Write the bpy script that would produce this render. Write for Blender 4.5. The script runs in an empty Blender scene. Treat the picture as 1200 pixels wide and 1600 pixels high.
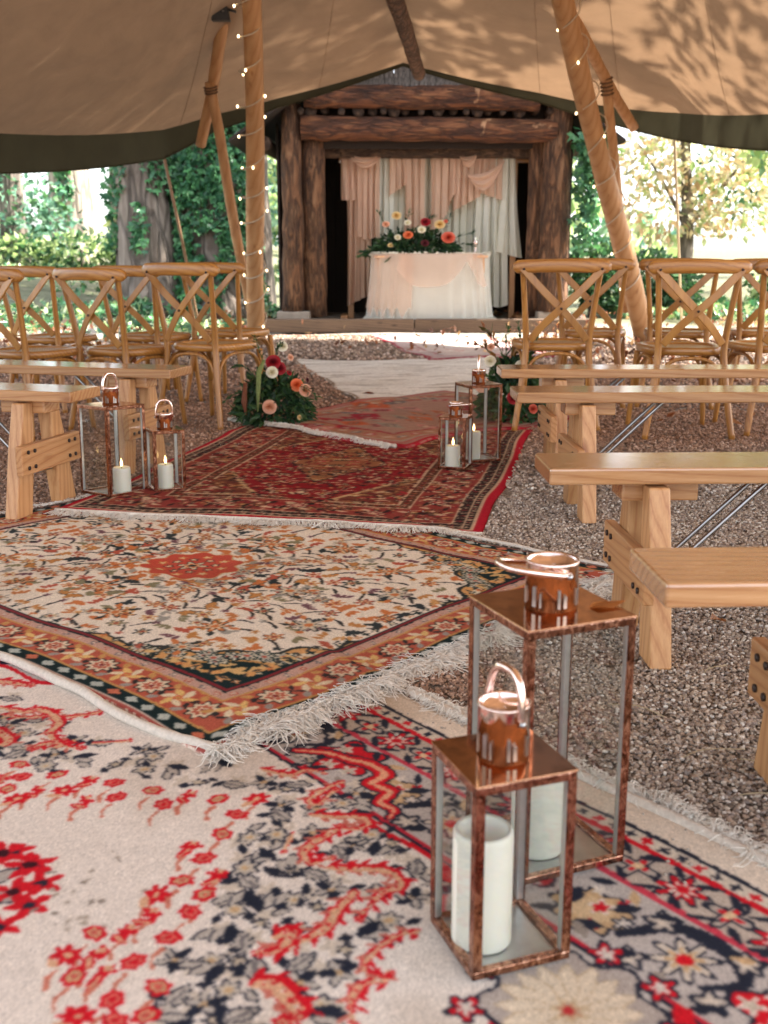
import bpy, bmesh, math, random
import numpy as np
from mathutils import Vector, Matrix

# ------------------------------------------------------------------ camera, sky, sun, exposure
SC = bpy.context.scene
COL = SC.collection
cam_d = bpy.data.cameras.new('camera')
cam_d.sensor_fit = 'VERTICAL'
cam_d.sensor_height = 36.0
cam_d.lens = 38.81
cam_d.clip_start = 0.05
cam_d.clip_end = 600
cam_d.dof.use_dof = True
cam_d.dof.focus_distance = 3.1
cam_d.dof.aperture_fstop = 5.2
cam_d.dof.aperture_blades = 0
cam = bpy.data.objects.new('camera', cam_d)
cam.location = (0, 0, 0.926)
cam.rotation_euler = (math.radians(90 - 13.213), 0, 0)
COL.objects.link(cam)
SC.camera = cam

SUN_EL, SUN_AZ = math.radians(50), math.radians(5)      # azimuth measured from +X towards +Y
to_sun = Vector((math.cos(SUN_EL) * math.cos(SUN_AZ), math.cos(SUN_EL) * math.sin(SUN_AZ), math.sin(SUN_EL)))
world = bpy.data.worlds.new('World')
SC.world = world
world.use_nodes = True
wn = world.node_tree
sky = wn.nodes.new('ShaderNodeTexSky')
sky.sky_type = 'NISHITA'
sky.sun_disc = False
sky.sun_elevation = SUN_EL
sky.sun_rotation = math.radians(90) - SUN_AZ
sky.air_density = 0.8
sky.dust_density = 2.0
sky.ozone_density = 0.3
bg = wn.nodes['Background']
bg.inputs['Strength'].default_value = 0.15
haze_sat = wn.nodes.new('ShaderNodeHueSaturation')          # thin high cloud: a milky sky
haze_sat.inputs['Saturation'].default_value = 0.35
haze_sat.inputs['Value'].default_value = 1.0
wn.links.new(sky.outputs[0], haze_sat.inputs['Color'])
wn.links.new(haze_sat.outputs[0], bg.inputs['Color'])
sun_d = bpy.data.lights.new('sun', 'SUN')
sun_d.energy = 4.5
sun_d.angle = math.radians(0.6)
sun_d.color = (1.0, 0.93, 0.83)
sun = bpy.data.objects.new('sun', sun_d)
sun.rotation_euler = to_sun.to_track_quat('Z', 'Y').to_euler()
sun.location = (12, -3, 14)
COL.objects.link(sun)
SC.view_settings.view_transform = 'Standard'
SC.view_settings.look = 'None'
SC.view_settings.exposure = 2.4
SC.view_settings.gamma = 1.0
SC.view_settings.use_curve_mapping = False
SC.cycles.use_denoising = True
SC.cycles.max_bounces = 10
SC.cycles.transparent_max_bounces = 24
SC.cycles.sample_clamp_indirect = 6.0
SC.cycles.caustics_reflective = False
SC.cycles.caustics_refractive = False

R = math.radians
random.seed(7)
rng = np.random.default_rng(11)

# ------------------------------------------------------------------ helpers
def lin(c):
    c = np.asarray(c, dtype=float)
    return np.where(c <= 0.04045, c / 12.92, ((c + 0.055) / 1.055) ** 2.4)

def s8(r, g, b):
    return tuple(lin(np.array([r, g, b]) / 255.0))

def tag(o, label, cat, group=None, kind=None):
    if label: o['label'] = label
    if cat: o['category'] = cat
    if group: o['group'] = group
    if kind: o['kind'] = kind
    return o

def empty(name, loc=(0, 0, 0), rz=0.0):
    o = bpy.data.objects.new(name, None)
    o.empty_display_size = 0.1
    o.location = loc
    o.rotation_euler = (0, 0, rz)
    COL.objects.link(o)
    return o

def link_mesh(name, me, mat=None, parent=None):
    o = bpy.data.objects.new(name, me)
    if mat is not None and not me.materials:
        me.materials.append(mat)
    COL.objects.link(o)
    if parent is not None:
        o.parent = parent
    return o

def copy_tree(o, parent=None):
    c = o.copy()
    COL.objects.link(c)
    c.parent = parent
    for ch in list(o.children):
        copy_tree(ch, c)
    return c

class MB:
    """collects boxes, tubes, lathes and sheets, then links them as one mesh object"""
    def __init__(s):
        s.v = []; s.f = []; s.M = Matrix.Identity(4)
    def add(s, vs, fs):
        n = len(s.v)
        s.v += [tuple(s.M @ Vector(p)) for p in vs]
        s.f += [tuple(i + n for i in f) for f in fs]
        return s
    def box(s, x0, x1, y0, y1, z0, z1):
        return s.add([(x0,y0,z0),(x1,y0,z0),(x1,y1,z0),(x0,y1,z0),(x0,y0,z1),(x1,y0,z1),(x1,y1,z1),(x0,y1,z1)],
                     [(0,3,2,1),(4,5,6,7),(0,1,5,4),(1,2,6,5),(2,3,7,6),(3,0,4,7)])
    def prism_x(s, poly, x0, x1):
        """polygon in (y, z) pushed from x0 to x1"""
        n = len(poly)
        vs = [(x0, y, z) for y, z in poly] + [(x1, y, z) for y, z in poly]
        fs = [tuple(range(n))[::-1], tuple(range(n, 2 * n))]
        fs += [(i, (i + 1) % n, n + (i + 1) % n, n + i) for i in range(n)]
        return s.add(vs, fs)
    def tube(s, pts, rad, n=8, cap=True, wob=0.0, seed=0):
        pts = [Vector(p) for p in pts]
        m = len(pts)
        if not hasattr(rad, '__len__'): rad = [rad] * m
        rr = random.Random(seed)
        tang = [(pts[min(i + 1, m - 1)] - pts[max(i - 1, 0)]).normalized() for i in range(m)]
        ref = Vector((0, 0, 1)) if abs(tang[0].z) < 0.9 else Vector((1, 0, 0))
        u = tang[0].cross(ref).normalized()
        vs = []
        for i in range(m):
            u = (u - tang[i] * u.dot(tang[i])).normalized()
            w = tang[i].cross(u)
            for k in range(n):
                a = 2 * math.pi * k / n
                r = rad[i] * (1 + (rr.uniform(-wob, wob) if wob else 0))
                vs.append(pts[i] + u * (r * math.cos(a)) + w * (r * math.sin(a)))
        fs = []
        for i in range(m - 1):
            for k in range(n):
                k2 = (k + 1) % n
                fs.append((i * n + k, i * n + k2, (i + 1) * n + k2, (i + 1) * n + k))
        if cap:
            fs.append(tuple(range(n))[::-1]); fs.append(tuple(range((m - 1) * n, m * n)))
        return s.add(vs, fs)
    def lathe(s, prof, n=24, c=(0, 0, 0)):
        """profile of (r, z)"""
        m = len(prof)
        vs = [(c[0] + r * math.cos(2*math.pi*k/n), c[1] + r * math.sin(2*math.pi*k/n), c[2] + z) for r, z in prof for k in range(n)]
        fs = []
        for i in range(m - 1):
            for k in range(n):
                k2 = (k + 1) % n
                fs.append((i*n+k, i*n+k2, (i+1)*n+k2, (i+1)*n+k))
        if prof[0][0] > 1e-5: fs.append(tuple(range(n))[::-1])
        if prof[-1][0] > 1e-5: fs.append(tuple(range((m-1)*n, m*n)))
        return s.add(vs, fs)
    def build(s, name, mat, parent=None, smooth=False, bevel=0.0, segs=2):
        me = bpy.data.meshes.new(name)
        me.from_pydata(s.v, [], s.f)
        if smooth:
            me.polygons.foreach_set('use_smooth', [True] * len(me.polygons))
        me.update()
        o = link_mesh(name, me, mat, parent)
        if bevel:
            b = o.modifiers.new('bevel', 'BEVEL'); b.width = bevel; b.segments = segs; b.limit_method = 'ANGLE'; b.angle_limit = R(40)
        return o

def np_mesh(name, V, F, mat, parent=None, col=None, smooth=True):
    """V (n,3), F (m,k) all of one size, col (n,3) linear"""
    me = bpy.data.meshes.new(name)
    n, (m, k) = len(V), F.shape
    me.vertices.add(n); me.vertices.foreach_set('co', np.ascontiguousarray(V, dtype=np.float32).ravel())
    me.loops.add(m * k); me.loops.foreach_set('vertex_index', np.ascontiguousarray(F, dtype=np.int32).ravel())
    me.polygons.add(m)
    me.polygons.foreach_set('loop_start', np.arange(0, m * k, k, dtype=np.int32))
    me.polygons.foreach_set('use_smooth', np.full(m, smooth))
    me.update(calc_edges=True)
    if col is not None:
        a = me.attributes.new('tint', 'FLOAT_COLOR', 'POINT')
        c4 = np.ones((n, 4), dtype=np.float32); c4[:, :3] = col
        a.data.foreach_set('color', c4.ravel())
    return link_mesh(name, me, mat, parent)

def vnoise(x, y, seed=0):
    """smooth value noise on numpy arrays, -1..1"""
    g = np.random.default_rng(seed).uniform(-1, 1, (64, 64))
    xi, yi = np.floor(x).astype(int), np.floor(y).astype(int)
    fx, fy = x - xi, y - yi
    fx, fy = fx * fx * (3 - 2 * fx), fy * fy * (3 - 2 * fy)
    a, b = g[xi % 64, yi % 64], g[(xi + 1) % 64, yi % 64]
    c, d = g[xi % 64, (yi + 1) % 64], g[(xi + 1) % 64, (yi + 1) % 64]
    return (a * (1 - fx) + b * fx) * (1 - fy) + (c * (1 - fx) + d * fx) * fy

def sstep(a, b, x):
    t = np.clip((x - a) / (b - a), 0, 1)
    return t * t * (3 - 2 * t)

# ------------------------------------------------------------------ materials
class NT:
    def __init__(s, name):
        s.m = bpy.data.materials.new(name); s.m.use_nodes = True
        s.t = s.m.node_tree; s.p = s.t.nodes['Principled BSDF']; s.out = s.t.nodes['Material Output']
    def n(s, typ, **kw):
        nd = s.t.nodes.new('ShaderNode' + typ)
        for k, v in kw.items():
            if hasattr(nd, k) and not k[0].isupper(): setattr(nd, k, v)
            else: nd.inputs[k.replace('_', ' ')].default_value = v
        return nd
    def l(s, a, b): s.t.links.new(a, b)
    def ramp(s, fac, stops, interp='LINEAR'):
        nd = s.t.nodes.new('ShaderNodeValToRGB'); nd.color_ramp.interpolation = interp
        el = nd.color_ramp.elements
        while len(el) < len(stops): el.new(0.5)
        for e, (p, c) in zip(el, stops):
            e.position = p; e.color = (*c, 1)
        s.l(fac, nd.inputs[0]); return nd.outputs[0]
    def coord(s, scale=(1, 1, 1), kind='Object', rot=(0, 0, 0)):
        tc = s.n('TexCoord'); mp = s.n('Mapping')
        mp.inputs['Scale'].default_value = scale; mp.inputs['Rotation'].default_value = rot
        s.l(tc.outputs[kind], mp.inputs[0]); return mp.outputs[0]
    def noise(s, vec, scale, detail=4, rough=0.55, dist=0.0):
        nd = s.n('TexNoise'); nd.inputs['Scale'].default_value = scale; nd.inputs['Detail'].default_value = detail
        nd.inputs['Roughness'].default_value = rough; nd.inputs['Distortion'].default_value = dist
        s.l(vec, nd.inputs['Vector']); return nd.outputs['Fac']
    def bump(s, h, strength=0.5, dist=0.01):
        b = s.n('Bump'); b.inputs['Strength'].default_value = strength; b.inputs['Distance'].default_value = dist
        s.l(h, b.inputs['Height']); s.l(b.outputs[0], s.p.inputs['Normal']); return b
    def mix(s, fac, a, b, mode='MIX'):
        nd = s.t.nodes.new('ShaderNodeMix'); nd.data_type = 'RGBA'; nd.blend_type = mode
        for v, i in ((fac, 0), (a, 6), (b, 7)):
            if hasattr(v, 'links'): s.l(v, nd.inputs[i])
            else: nd.inputs[i].default_value = v if i == 0 else (*v, 1)
        return nd.outputs[2]
    def rand(s):
        return s.n('ObjectInfo').outputs['Random']

def mat_wood(name, c_lo, c_hi, c_dark, axis=0, rough=0.42, grain=1.0, coat=0.0, knots=True):
    t = NT(name)
    sc = [22, 22, 22]; sc[axis] = 1.4
    off = t.n('VectorMath', operation='ADD')
    tc = t.n('TexCoord'); t.l(tc.outputs['Object'], off.inputs[0])
    rn = t.n('VectorMath', operation='SCALE'); cmb = t.n('CombineXYZ')
    r = t.rand(); 
    for i in range(3): t.l(r, cmb.inputs[i])
    t.l(cmb.outputs[0], rn.inputs[0]); rn.inputs['Scale'].default_value = 17.0
    t.l(rn.outputs[0], off.inputs[1])
    mp = t.n('Mapping'); mp.inputs['Scale'].default_value = sc; t.l(off.outputs[0], mp.inputs[0])
    wobble = t.noise(mp.outputs[0], 0.6, 3, 0.5)
    wv = t.n('TexWave'); wv.wave_type = 'BANDS'; wv.bands_direction = 'DIAGONAL'
    wv.inputs['Scale'].default_value = 1.1 * grain; wv.inputs['Distortion'].default_value = 7.0
    wv.inputs['Detail'].default_value = 3.0; wv.inputs['Detail Scale'].default_value = 0.7
    t.l(mp.outputs[0], wv.inputs['Vector'])
    c1 = t.ramp(wv.outputs['Fac'], [(0.0, c_hi), (0.55, c_lo), (0.86, c_lo), (1.0, c_dark)])
    fine = t.noise(mp.outputs[0], 9.0, 5, 0.7)
    c2 = t.mix(0.35, c1, t.ramp(fine, [(0.3, c_dark), (0.6, c_hi)]))
    big = t.noise(tc.outputs['Object'], 3.0, 3, 0.5)
    c3 = t.mix(0.5, c2, t.ramp(big, [(0.3, tuple(0.78 * x for x in (1, 1, 1))), (0.7, (1, 1, 1))]), 'MULTIPLY')
    if knots:
        kv = t.n('TexVoronoi'); kv.inputs['Scale'].default_value = 1.0
        km = t.n('Mapping'); ks = [9, 9, 9]; ks[axis] = 3.2; km.inputs['Scale'].default_value = ks
        t.l(off.outputs[0], km.inputs[0]); t.l(km.outputs[0], kv.inputs['Vector'])
        kd = t.ramp(kv.outputs['Distance'], [(0.05, (1, 1, 1)), (0.10, (.55, .55, .55)), (0.17, (0, 0, 0))])
        c3 = t.mix(kd, c3, tuple(.8 * x for x in c_dark))
    vr = t.ramp(r, [(0.0, (.82, .80, .78)), (1.0, (1.10, 1.10, 1.12))])
    c3 = t.mix(1.0, c3, vr, 'MULTIPLY')
    scuff = t.noise(tc.outputs['Object'], 38.0, 6, 0.75, 0.6)
    c3 = t.mix(t.ramp(scuff, [(0.64, (0, 0, 0)), (0.72, (.5, .5, .5))]), c3, tuple(.55 * x for x in c_lo))
    t.l(c3, t.p.inputs['Base Color'])
    t.l(t.ramp(fine, [(0.2, (rough - 0.1,) * 3), (0.8, (rough + 0.14,) * 3)]), t.p.inputs['Roughness'])
    t.p.inputs['Coat Weight'].default_value = coat
    t.p.inputs['Coat Roughness'].default_value = 0.25
    t.bump(fine, 0.12, 0.004)
    return t.m

def mat_bark(name, dark, mid, hi, scale=7.0, strength=1.0, axis=2, peel=None, stretch=0.22):
    t = NT(name)
    sc = [1, 1, 1]; sc[axis] = stretch
    v = t.coord(tuple(sc))
    vo = t.n('TexVoronoi'); vo.feature = 'DISTANCE_TO_EDGE'; vo.inputs['Scale'].default_value = scale
    ns = t.noise(v, scale * 0.8, 6, 0.65, 1.2)
    add = t.mix(0.25, v, t.n('TexNoise').outputs['Color'])
    t.l(add, vo.inputs['Vector'])
    crack = t.ramp(vo.outputs['Distance'], [(0.0, (0, 0, 0)), (0.16, (1, 1, 1))])
    col = t.ramp(ns, [(0.3, dark), (0.5, mid), (0.75, hi)])
    col = t.mix(0.55, col, crack, 'MULTIPLY')
    if peel:
        pn = t.noise(t.coord((1, 1, 1)), 2.2, 4, 0.6, 0.6)
        m = t.ramp(pn, [(0.66, (0, 0, 0)), (0.70, (1, 1, 1))])
        col = t.mix(m, col, peel)
    t.l(col, t.p.inputs['Base Color'])
    t.p.inputs['Roughness'].default_value = 0.85
    h = t.mix(0.5, crack, ns)
    t.bump(h, strength, 0.05)
    return t.m

def mat_plain(name, col, rough=0.6, metal=0.0, var=0.15, nscale=20, bump=0.1, bdist=0.003):
    t = NT(name)
    nz = t.noise(t.coord(), nscale, 5, 0.6)
    lo = tuple(c * (1 - var) for c in col); hi = tuple(min(1, c * (1 + var)) for c in col)
    t.l(t.ramp(nz, [(0.3, lo), (0.7, hi)]), t.p.inputs['Base Color'])
    t.p.inputs['Roughness'].default_value = rough
    t.p.inputs['Metallic'].default_value = metal
    if bump: t.bump(nz, bump, bdist)
    return t.m

def mat_cloth(name, col, transl=0.4, var=0.1, weave=900, alpha=1.0):
    t = NT(name)
    v = t.coord()
    nz = t.noise(v, 4, 4, 0.6)
    lo = tuple(c * (1 - var) for c in col); hi = tuple(min(1, c * (1 + var)) for c in col)
    c = t.ramp(nz, [(0.3, lo), (0.7, hi)])
    t.l(c, t.p.inputs['Base Color'])
    t.p.inputs['Roughness'].default_value = 0.85
    t.p.inputs['Specular IOR Level'].default_value = 0.15
    fine = t.noise(v, weave, 2, 0.5)
    b = t.bump(fine, 0.15, 0.001)
    tr = t.n('BsdfTranslucent'); t.l(c, tr.inputs[0])
    mx = t.n('MixShader'); mx.inputs[0].default_value = transl
    t.l(t.p.outputs[0], mx.inputs[1]); t.l(tr.outputs[0], mx.inputs[2])
    res = mx.outputs[0]
    if alpha < 1:
        tp = t.n('BsdfTransparent'); m2 = t.n('MixShader'); m2.inputs[0].default_value = alpha
        t.l(tp.outputs[0], m2.inputs[1]); t.l(res, m2.inputs[2]); res = m2.outputs[0]
    t.l(res, t.out.inputs[0])
    return t.m

def mat_leaf(name, transl=0.45, rough=0.45):
    """leaf colour comes from the per-leaf tint"""
    t = NT(name)
    a = t.n('Attribute'); a.attribute_name = 'tint'
    t.l(a.outputs['Color'], t.p.inputs['Base Color'])
    t.p.inputs['Roughness'].default_value = rough
    tr = t.n('BsdfTranslucent')
    br = t.mix(1.0, a.outputs['Color'], (1.12, 1.15, 0.98), 'MULTIPLY')
    t.l(br, tr.inputs[0])
    mx = t.n('MixShader'); mx.inputs[0].default_value = transl
    t.l(t.p.outputs[0], mx.inputs[1]); t.l(tr.outputs[0], mx.inputs[2]); t.l(mx.outputs[0], t.out.inputs[0])
    return t.m

def mat_pile(name, nsc=420):
    t = NT(name)
    a = t.n('Attribute'); a.attribute_name = 'tint'
    v = t.coord()
    yarn = t.noise(v, nsc, 3, 0.7)
    mid = t.noise(v, 30, 4, 0.6)
    c = t.mix(0.55, a.outputs['Color'], t.ramp(yarn, [(0.25, (0.72,) * 3), (0.65, (1.12,) * 3)]), 'MULTIPLY')
    c = t.mix(0.4, c, t.ramp(mid, [(0.3, (0.9,) * 3), (0.7, (1.06,) * 3)]), 'MULTIPLY')
    t.l(c, t.p.inputs['Base Color'])
    t.p.inputs['Roughness'].default_value = 0.95
    t.p.inputs['Specular IOR Level'].default_value = 0.1
    t.p.inputs['Sheen Weight'].default_value = 0.0
    h = t.mix(0.3, yarn, mid)
    t.bump(h, 0.55, 0.004)
    return t.m

def mat_glass(name):
    t = NT(name)
    tp = t.n('BsdfTransparent'); tp.inputs[0].default_value = (0.93, 0.95, 0.94, 1)
    gl = t.n('BsdfGlossy'); gl.inputs['Roughness'].default_value = 0.02
    lw = t.n('LayerWeight'); lw.inputs['Blend'].default_value = 0.5
    pw = t.n('Math', operation='POWER'); pw.inputs[1].default_value = 4.0
    t.l(lw.outputs['Facing'], pw.inputs[0])
    sm = t.n('Math', operation='MULTIPLY_ADD'); sm.inputs[1].default_value = 0.75; sm.inputs[2].default_value = 0.05
    t.l(pw.outputs[0], sm.inputs[0])
    mx = t.n('MixShader'); t.l(sm.outputs[0], mx.inputs[0])
    t.l(tp.outputs[0], mx.inputs[1]); t.l(gl.outputs[0], mx.inputs[2]); t.l(mx.outputs[0], t.out.inputs[0])
    return t.m

def mat_emit(name, col, strength):
    t = NT(name)
    t.p.inputs['Base Color'].default_value = (*col, 1)
    nz = t.noise(t.coord(), 30, 2, 0.5)
    t.l(t.ramp(nz, [(0.2, tuple(0.9 * c for c in col)), (0.8, col)]), t.p.inputs['Emission Color'])
    t.p.inputs['Emission Strength'].default_value = strength
    return t.m

M = {}
M['pine'] = mat_wood('pine plank', (0.52, 0.262, 0.105), (0.60, 0.33, 0.148), (0.38, 0.155, 0.052), 0, 0.2, 1.0, 1.0)
M['pine'].node_tree.nodes['Principled BSDF'].inputs['Coat IOR'].default_value = 1.8
M['pine'].node_tree.nodes['Principled BSDF'].inputs['Coat Roughness'].default_value = 0.14
M['pine_z'] = mat_wood('pine upright', (0.53, 0.27, 0.108), (0.61, 0.34, 0.15), (0.40, 0.165, 0.06), 2, 0.4)
M['pine_y'] = mat_wood('pine crosspiece', (0.52, 0.255, 0.10), (0.59, 0.32, 0.14), (0.36, 0.14, 0.048), 1, 0.4)
M['oak'] = mat_wood('honey oak', (0.44, 0.185, 0.036), (0.52, 0.245, 0.056), (0.27, 0.105, 0.020), 2, 0.36, 0.8, 0.25, False)
M['oak_x'] = mat_wood('honey oak rail', (0.43, 0.178, 0.034), (0.51, 0.238, 0.052), (0.27, 0.105, 0.020), 0, 0.34, 1.0, 0.3, False)
M['oak_strap'] = mat_wood('honey oak strap', (0.46, 0.205, 0.044), (0.51, 0.245, 0.056), (0.36, 0.15, 0.032), 2, 0.36, 0.25, 0.25, False)
M['pole'] = mat_wood('peeled pole', (0.50, 0.262, 0.112), (0.56, 0.32, 0.15), (0.40, 0.185, 0.07), 2, 0.55, 0.3)
M['pole_dark'] = mat_bark('dark ridge pole wood', (0.06, 0.03, 0.018), (0.12, 0.06, 0.035), (0.2, 0.11, 0.06), 12, 0.4)
M['canvas'] = mat_cloth('tent canvas', (0.27, 0.168, 0.098), 0.22, 0.06, 700)
_t = M['canvas'].node_tree; _p = _t.nodes['Principled BSDF']
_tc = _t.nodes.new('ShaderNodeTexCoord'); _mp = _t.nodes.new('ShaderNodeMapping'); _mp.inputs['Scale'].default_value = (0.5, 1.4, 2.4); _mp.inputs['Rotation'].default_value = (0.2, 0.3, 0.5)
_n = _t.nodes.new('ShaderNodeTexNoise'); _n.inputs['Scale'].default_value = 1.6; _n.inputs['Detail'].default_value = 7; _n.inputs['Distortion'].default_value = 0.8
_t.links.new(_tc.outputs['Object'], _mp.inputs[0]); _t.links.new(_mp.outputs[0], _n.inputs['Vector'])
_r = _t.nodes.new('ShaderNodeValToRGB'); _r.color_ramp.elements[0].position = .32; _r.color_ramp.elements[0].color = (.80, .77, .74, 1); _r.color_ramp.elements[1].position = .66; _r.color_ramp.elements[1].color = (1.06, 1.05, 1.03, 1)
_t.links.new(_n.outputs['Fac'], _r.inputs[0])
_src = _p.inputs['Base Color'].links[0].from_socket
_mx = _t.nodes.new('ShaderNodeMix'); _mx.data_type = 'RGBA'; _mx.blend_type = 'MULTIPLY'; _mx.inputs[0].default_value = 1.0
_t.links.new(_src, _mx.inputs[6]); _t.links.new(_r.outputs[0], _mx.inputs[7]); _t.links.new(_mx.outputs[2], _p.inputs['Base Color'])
_b2 = _t.nodes.new('ShaderNodeBump'); _b2.inputs['Strength'].default_value = .5; _b2.inputs['Distance'].default_value = .08
_t.links.new(_n.outputs['Fac'], _b2.inputs['Height'])
_b1 = _p.inputs['Normal'].links[0].from_node; _t.links.new(_b2.outputs[0], _b1.inputs['Normal'])
M['valance'] = mat_cloth('olive valance', (0.056, 0.053, 0.033), 0.14, 0.1, 500)
M['glass'] = mat_glass('lantern glass')
M['wax'] = mat_plain('ivory wax', (0.80, 0.77, 0.66), 0.45, 0, 0.03, 8, 0.02)
M['wax'].node_tree.nodes['Principled BSDF'].inputs['Subsurface Weight'].default_value = 0.3
M['wax'].node_tree.nodes['Principled BSDF'].inputs['Subsurface Radius'].default_value = (0.02, 0.012, 0.006)
M['flame'] = mat_emit('candle flame', (1.0, 0.62, 0.25), 2.2)
M['bulb'] = mat_emit('warm bulb', (1.0, 0.74, 0.42), 1.7)
M['wire'] = mat_plain('clear light wire', (0.55, 0.45, 0.33), 0.4, 0, 0.1, 40, 0)
M['steel'] = mat_plain('steel rod', (0.42, 0.42, 0.42), 0.3, 1.0, 0.1, 40, 0.05)
M['bolt'] = mat_plain('dark bolt', (0.05, 0.035, 0.03), 0.5, 0.6, 0.2, 60, 0)
M['zinc'] = mat_plain('dull tin', (0.52, 0.53, 0.52), 0.36, 0.9, 0.12, 30, 0.05)
M['black'] = mat_plain('black plastic', (0.02, 0.02, 0.022), 0.5, 0, 0.2, 40, 0.05)
M['lash'] = mat_plain('brown lashing strap', (0.12, 0.06, 0.032), 0.8, 0, 0.3, 80, 0.3)
M['rope'] = mat_plain('guy rope', (0.42, 0.33, 0.2), 0.8, 0, 0.2, 90, 0.3)
M['strap'] = mat_plain('brown tent strap', (0.22, 0.13, 0.07), 0.8, 0, 0.2, 60, 0.2)
M['leaf'] = mat_leaf('leaf')
M['ivy'] = mat_leaf('ivy leaf', 0.18, 0.38)
M['petal'] = mat_leaf('petal', 0.25, 0.6)
M['bark'] = mat_bark('tree bark', (0.10, 0.075, 0.06), (0.20, 0.16, 0.13), (0.32, 0.27, 0.23), 7, 0.9)
M['bark_far'] = mat_bark('pale tree bark', (0.16, 0.13, 0.10), (0.30, 0.25, 0.20), (0.42, 0.37, 0.30), 5, 0.7)
M['log'] = mat_bark('shelter log bark', (0.045, 0.019, 0.008), (0.15, 0.066, 0.028), (0.28, 0.15, 0.075), 9, 1.0, 2, (0.46, 0.28, 0.16), 0.3)
M['log_x'] = mat_bark('shelter beam bark', (0.04, 0.013, 0.006), (0.14, 0.046, 0.016), (0.27, 0.115, 0.045), 9, 1.0, 0, (0.42, 0.22, 0.11), 0.3)
M['logdark'] = mat_bark('dark rafter bark', (0.035, 0.02, 0.014), (0.09, 0.05, 0.03), (0.16, 0.09, 0.05), 9, 0.8, 1)
M['board'] = mat_wood('dark shelter board', (0.022, 0.013, 0.009), (0.035, 0.021, 0.014), (0.012, 0.007, 0.005), 2, 0.85)
M['shingle'] = mat_bark('grey bark shingle', (0.08, 0.06, 0.05), (0.2, 0.165, 0.14), (0.34, 0.29, 0.25), 14, 0.8)
M['stone'] = mat_plain('weathered concrete', (0.30, 0.25, 0.20), 0.9, 0, 0.25, 9, 0.5, 0.02)
M['sill'] = mat_wood('weathered timber edging', (0.12, 0.075, 0.045), (0.17, 0.11, 0.07), (0.06, 0.036, 0.024), 0, 0.8)
M['ivory'] = mat_cloth('ivory muslin', (0.82, 0.81, 0.70), 0.35, 0.05, 800)
M['blush'] = mat_cloth('blush chiffon', (0.80, 0.56, 0.41), 0.4, 0.06, 800, 0.9)
M['sage'] = mat_cloth('pale sage muslin', (0.76, 0.74, 0.60), 0.35, 0.05, 800)
M['tulle'] = mat_cloth('white tulle', (0.80, 0.79, 0.71), 0.4, 0.04, 800)
M['tulle_blush'] = mat_cloth('blush tulle overlay', (0.80, 0.58, 0.46), 0.4, 0.04, 800, 0.45)
M['fringe'] = mat_plain('cotton fringe', (0.80, 0.75, 0.67), 0.9, 0, 0.18, 50, 0.3)
M['selvage'] = mat_plain('cream selvage', (0.62, 0.56, 0.48), 0.95, 0, 0.14, 120, 0.5, 0.004)
M['pile'] = mat_pile('rug pile')
M['stem'] = mat_plain('green stem', (0.06, 0.11, 0.035), 0.6, 0, 0.2, 30, 0)

def copper(name, col, rough, dents=0.0):
    t = NT(name)
    v = t.coord()
    nz = t.noise(v, 35, 5, 0.65, 0.4)
    lo = tuple(c * 0.62 for c in col)
    t.l(t.ramp(nz, [(0.34, lo), (0.55, col)]), t.p.inputs['Base Color'])
    t.p.inputs['Metallic'].default_value = 1.0
    t.l(t.ramp(nz, [(0.3, (rough + 0.1,) * 3), (0.7, (rough,) * 3)]), t.p.inputs['Roughness'])
    if dents: t.bump(nz, dents, 0.002)
    return t.m
M['copper'] = copper('polished copper', (0.97, 0.77, 0.69), 0.06)
t = NT('crinkled copper with painted reflections')
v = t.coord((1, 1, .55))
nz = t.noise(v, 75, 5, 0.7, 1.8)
t.l(t.ramp(nz, [(0.34, (0.05, 0.02, 0.012)), (0.47, (0.30, 0.13, 0.08)), (0.58, (0.64, 0.36, 0.25)), (0.78, (0.88, 0.60, 0.48))]), t.p.inputs['Base Color'])  # ramp mottles the copper to paint in dark and bright reflections
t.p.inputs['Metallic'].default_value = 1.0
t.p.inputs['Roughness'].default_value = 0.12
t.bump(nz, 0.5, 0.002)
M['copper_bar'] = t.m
M['copper_plate'] = copper('copper lid sheet', (0.55, 0.29, 0.16), 0.05, 0.05)

# cane seat
t = NT('woven cane')
v = t.coord((1, 1, 1))
ck = t.n('TexChecker'); ck.inputs['Scale'].default_value = 110
t.l(v, ck.inputs['Vector'])
t.l(t.mix(ck.outputs['Fac'], (0.30, 0.19, 0.09), (0.50, 0.36, 0.2)), t.p.inputs['Base Color'])
t.p.inputs['Roughness'].default_value = 0.45
t.bump(ck.outputs['Fac'], 0.4, 0.002)
M['cane'] = t.m

# ground: gravel under the tent, soil and moss outside
t = NT('gravel and soil')
v = t.coord()
vo = t.n('TexVoronoi'); vo.inputs['Scale'].default_value = 95; t.l(v, vo.inputs['Vector'])
ve = t.n('TexVoronoi'); ve.feature = 'DISTANCE_TO_EDGE'; ve.inputs['Scale'].default_value = 95; t.l(v, ve.inputs['Vector'])
bw = t.n('RGBToBW'); t.l(vo.outputs['Color'], bw.inputs[0])
st = t.ramp(bw.outputs[0], [(0.1, (0.14, 0.11, 0.085)), (0.4, (0.27, 0.225, 0.18)), (0.7, (0.38, 0.33, 0.27)), (0.95, (0.5, 0.45, 0.39))])
edge = t.ramp(ve.outputs['Distance'], [(0.0, (0.25, 0.25, 0.25)), (0.12, (1, 1, 1))])
gr = t.mix(1.0, st, edge, 'MULTIPLY')
big = t.noise(v, 0.9, 5, 0.6)
soil = t.ramp(t.noise(v, 14, 6, 0.7), [(0.3, (0.07, 0.042, 0.026)), (0.6, (0.15, 0.098, 0.065)), (0.8, (0.24, 0.17, 0.12))])
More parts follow.
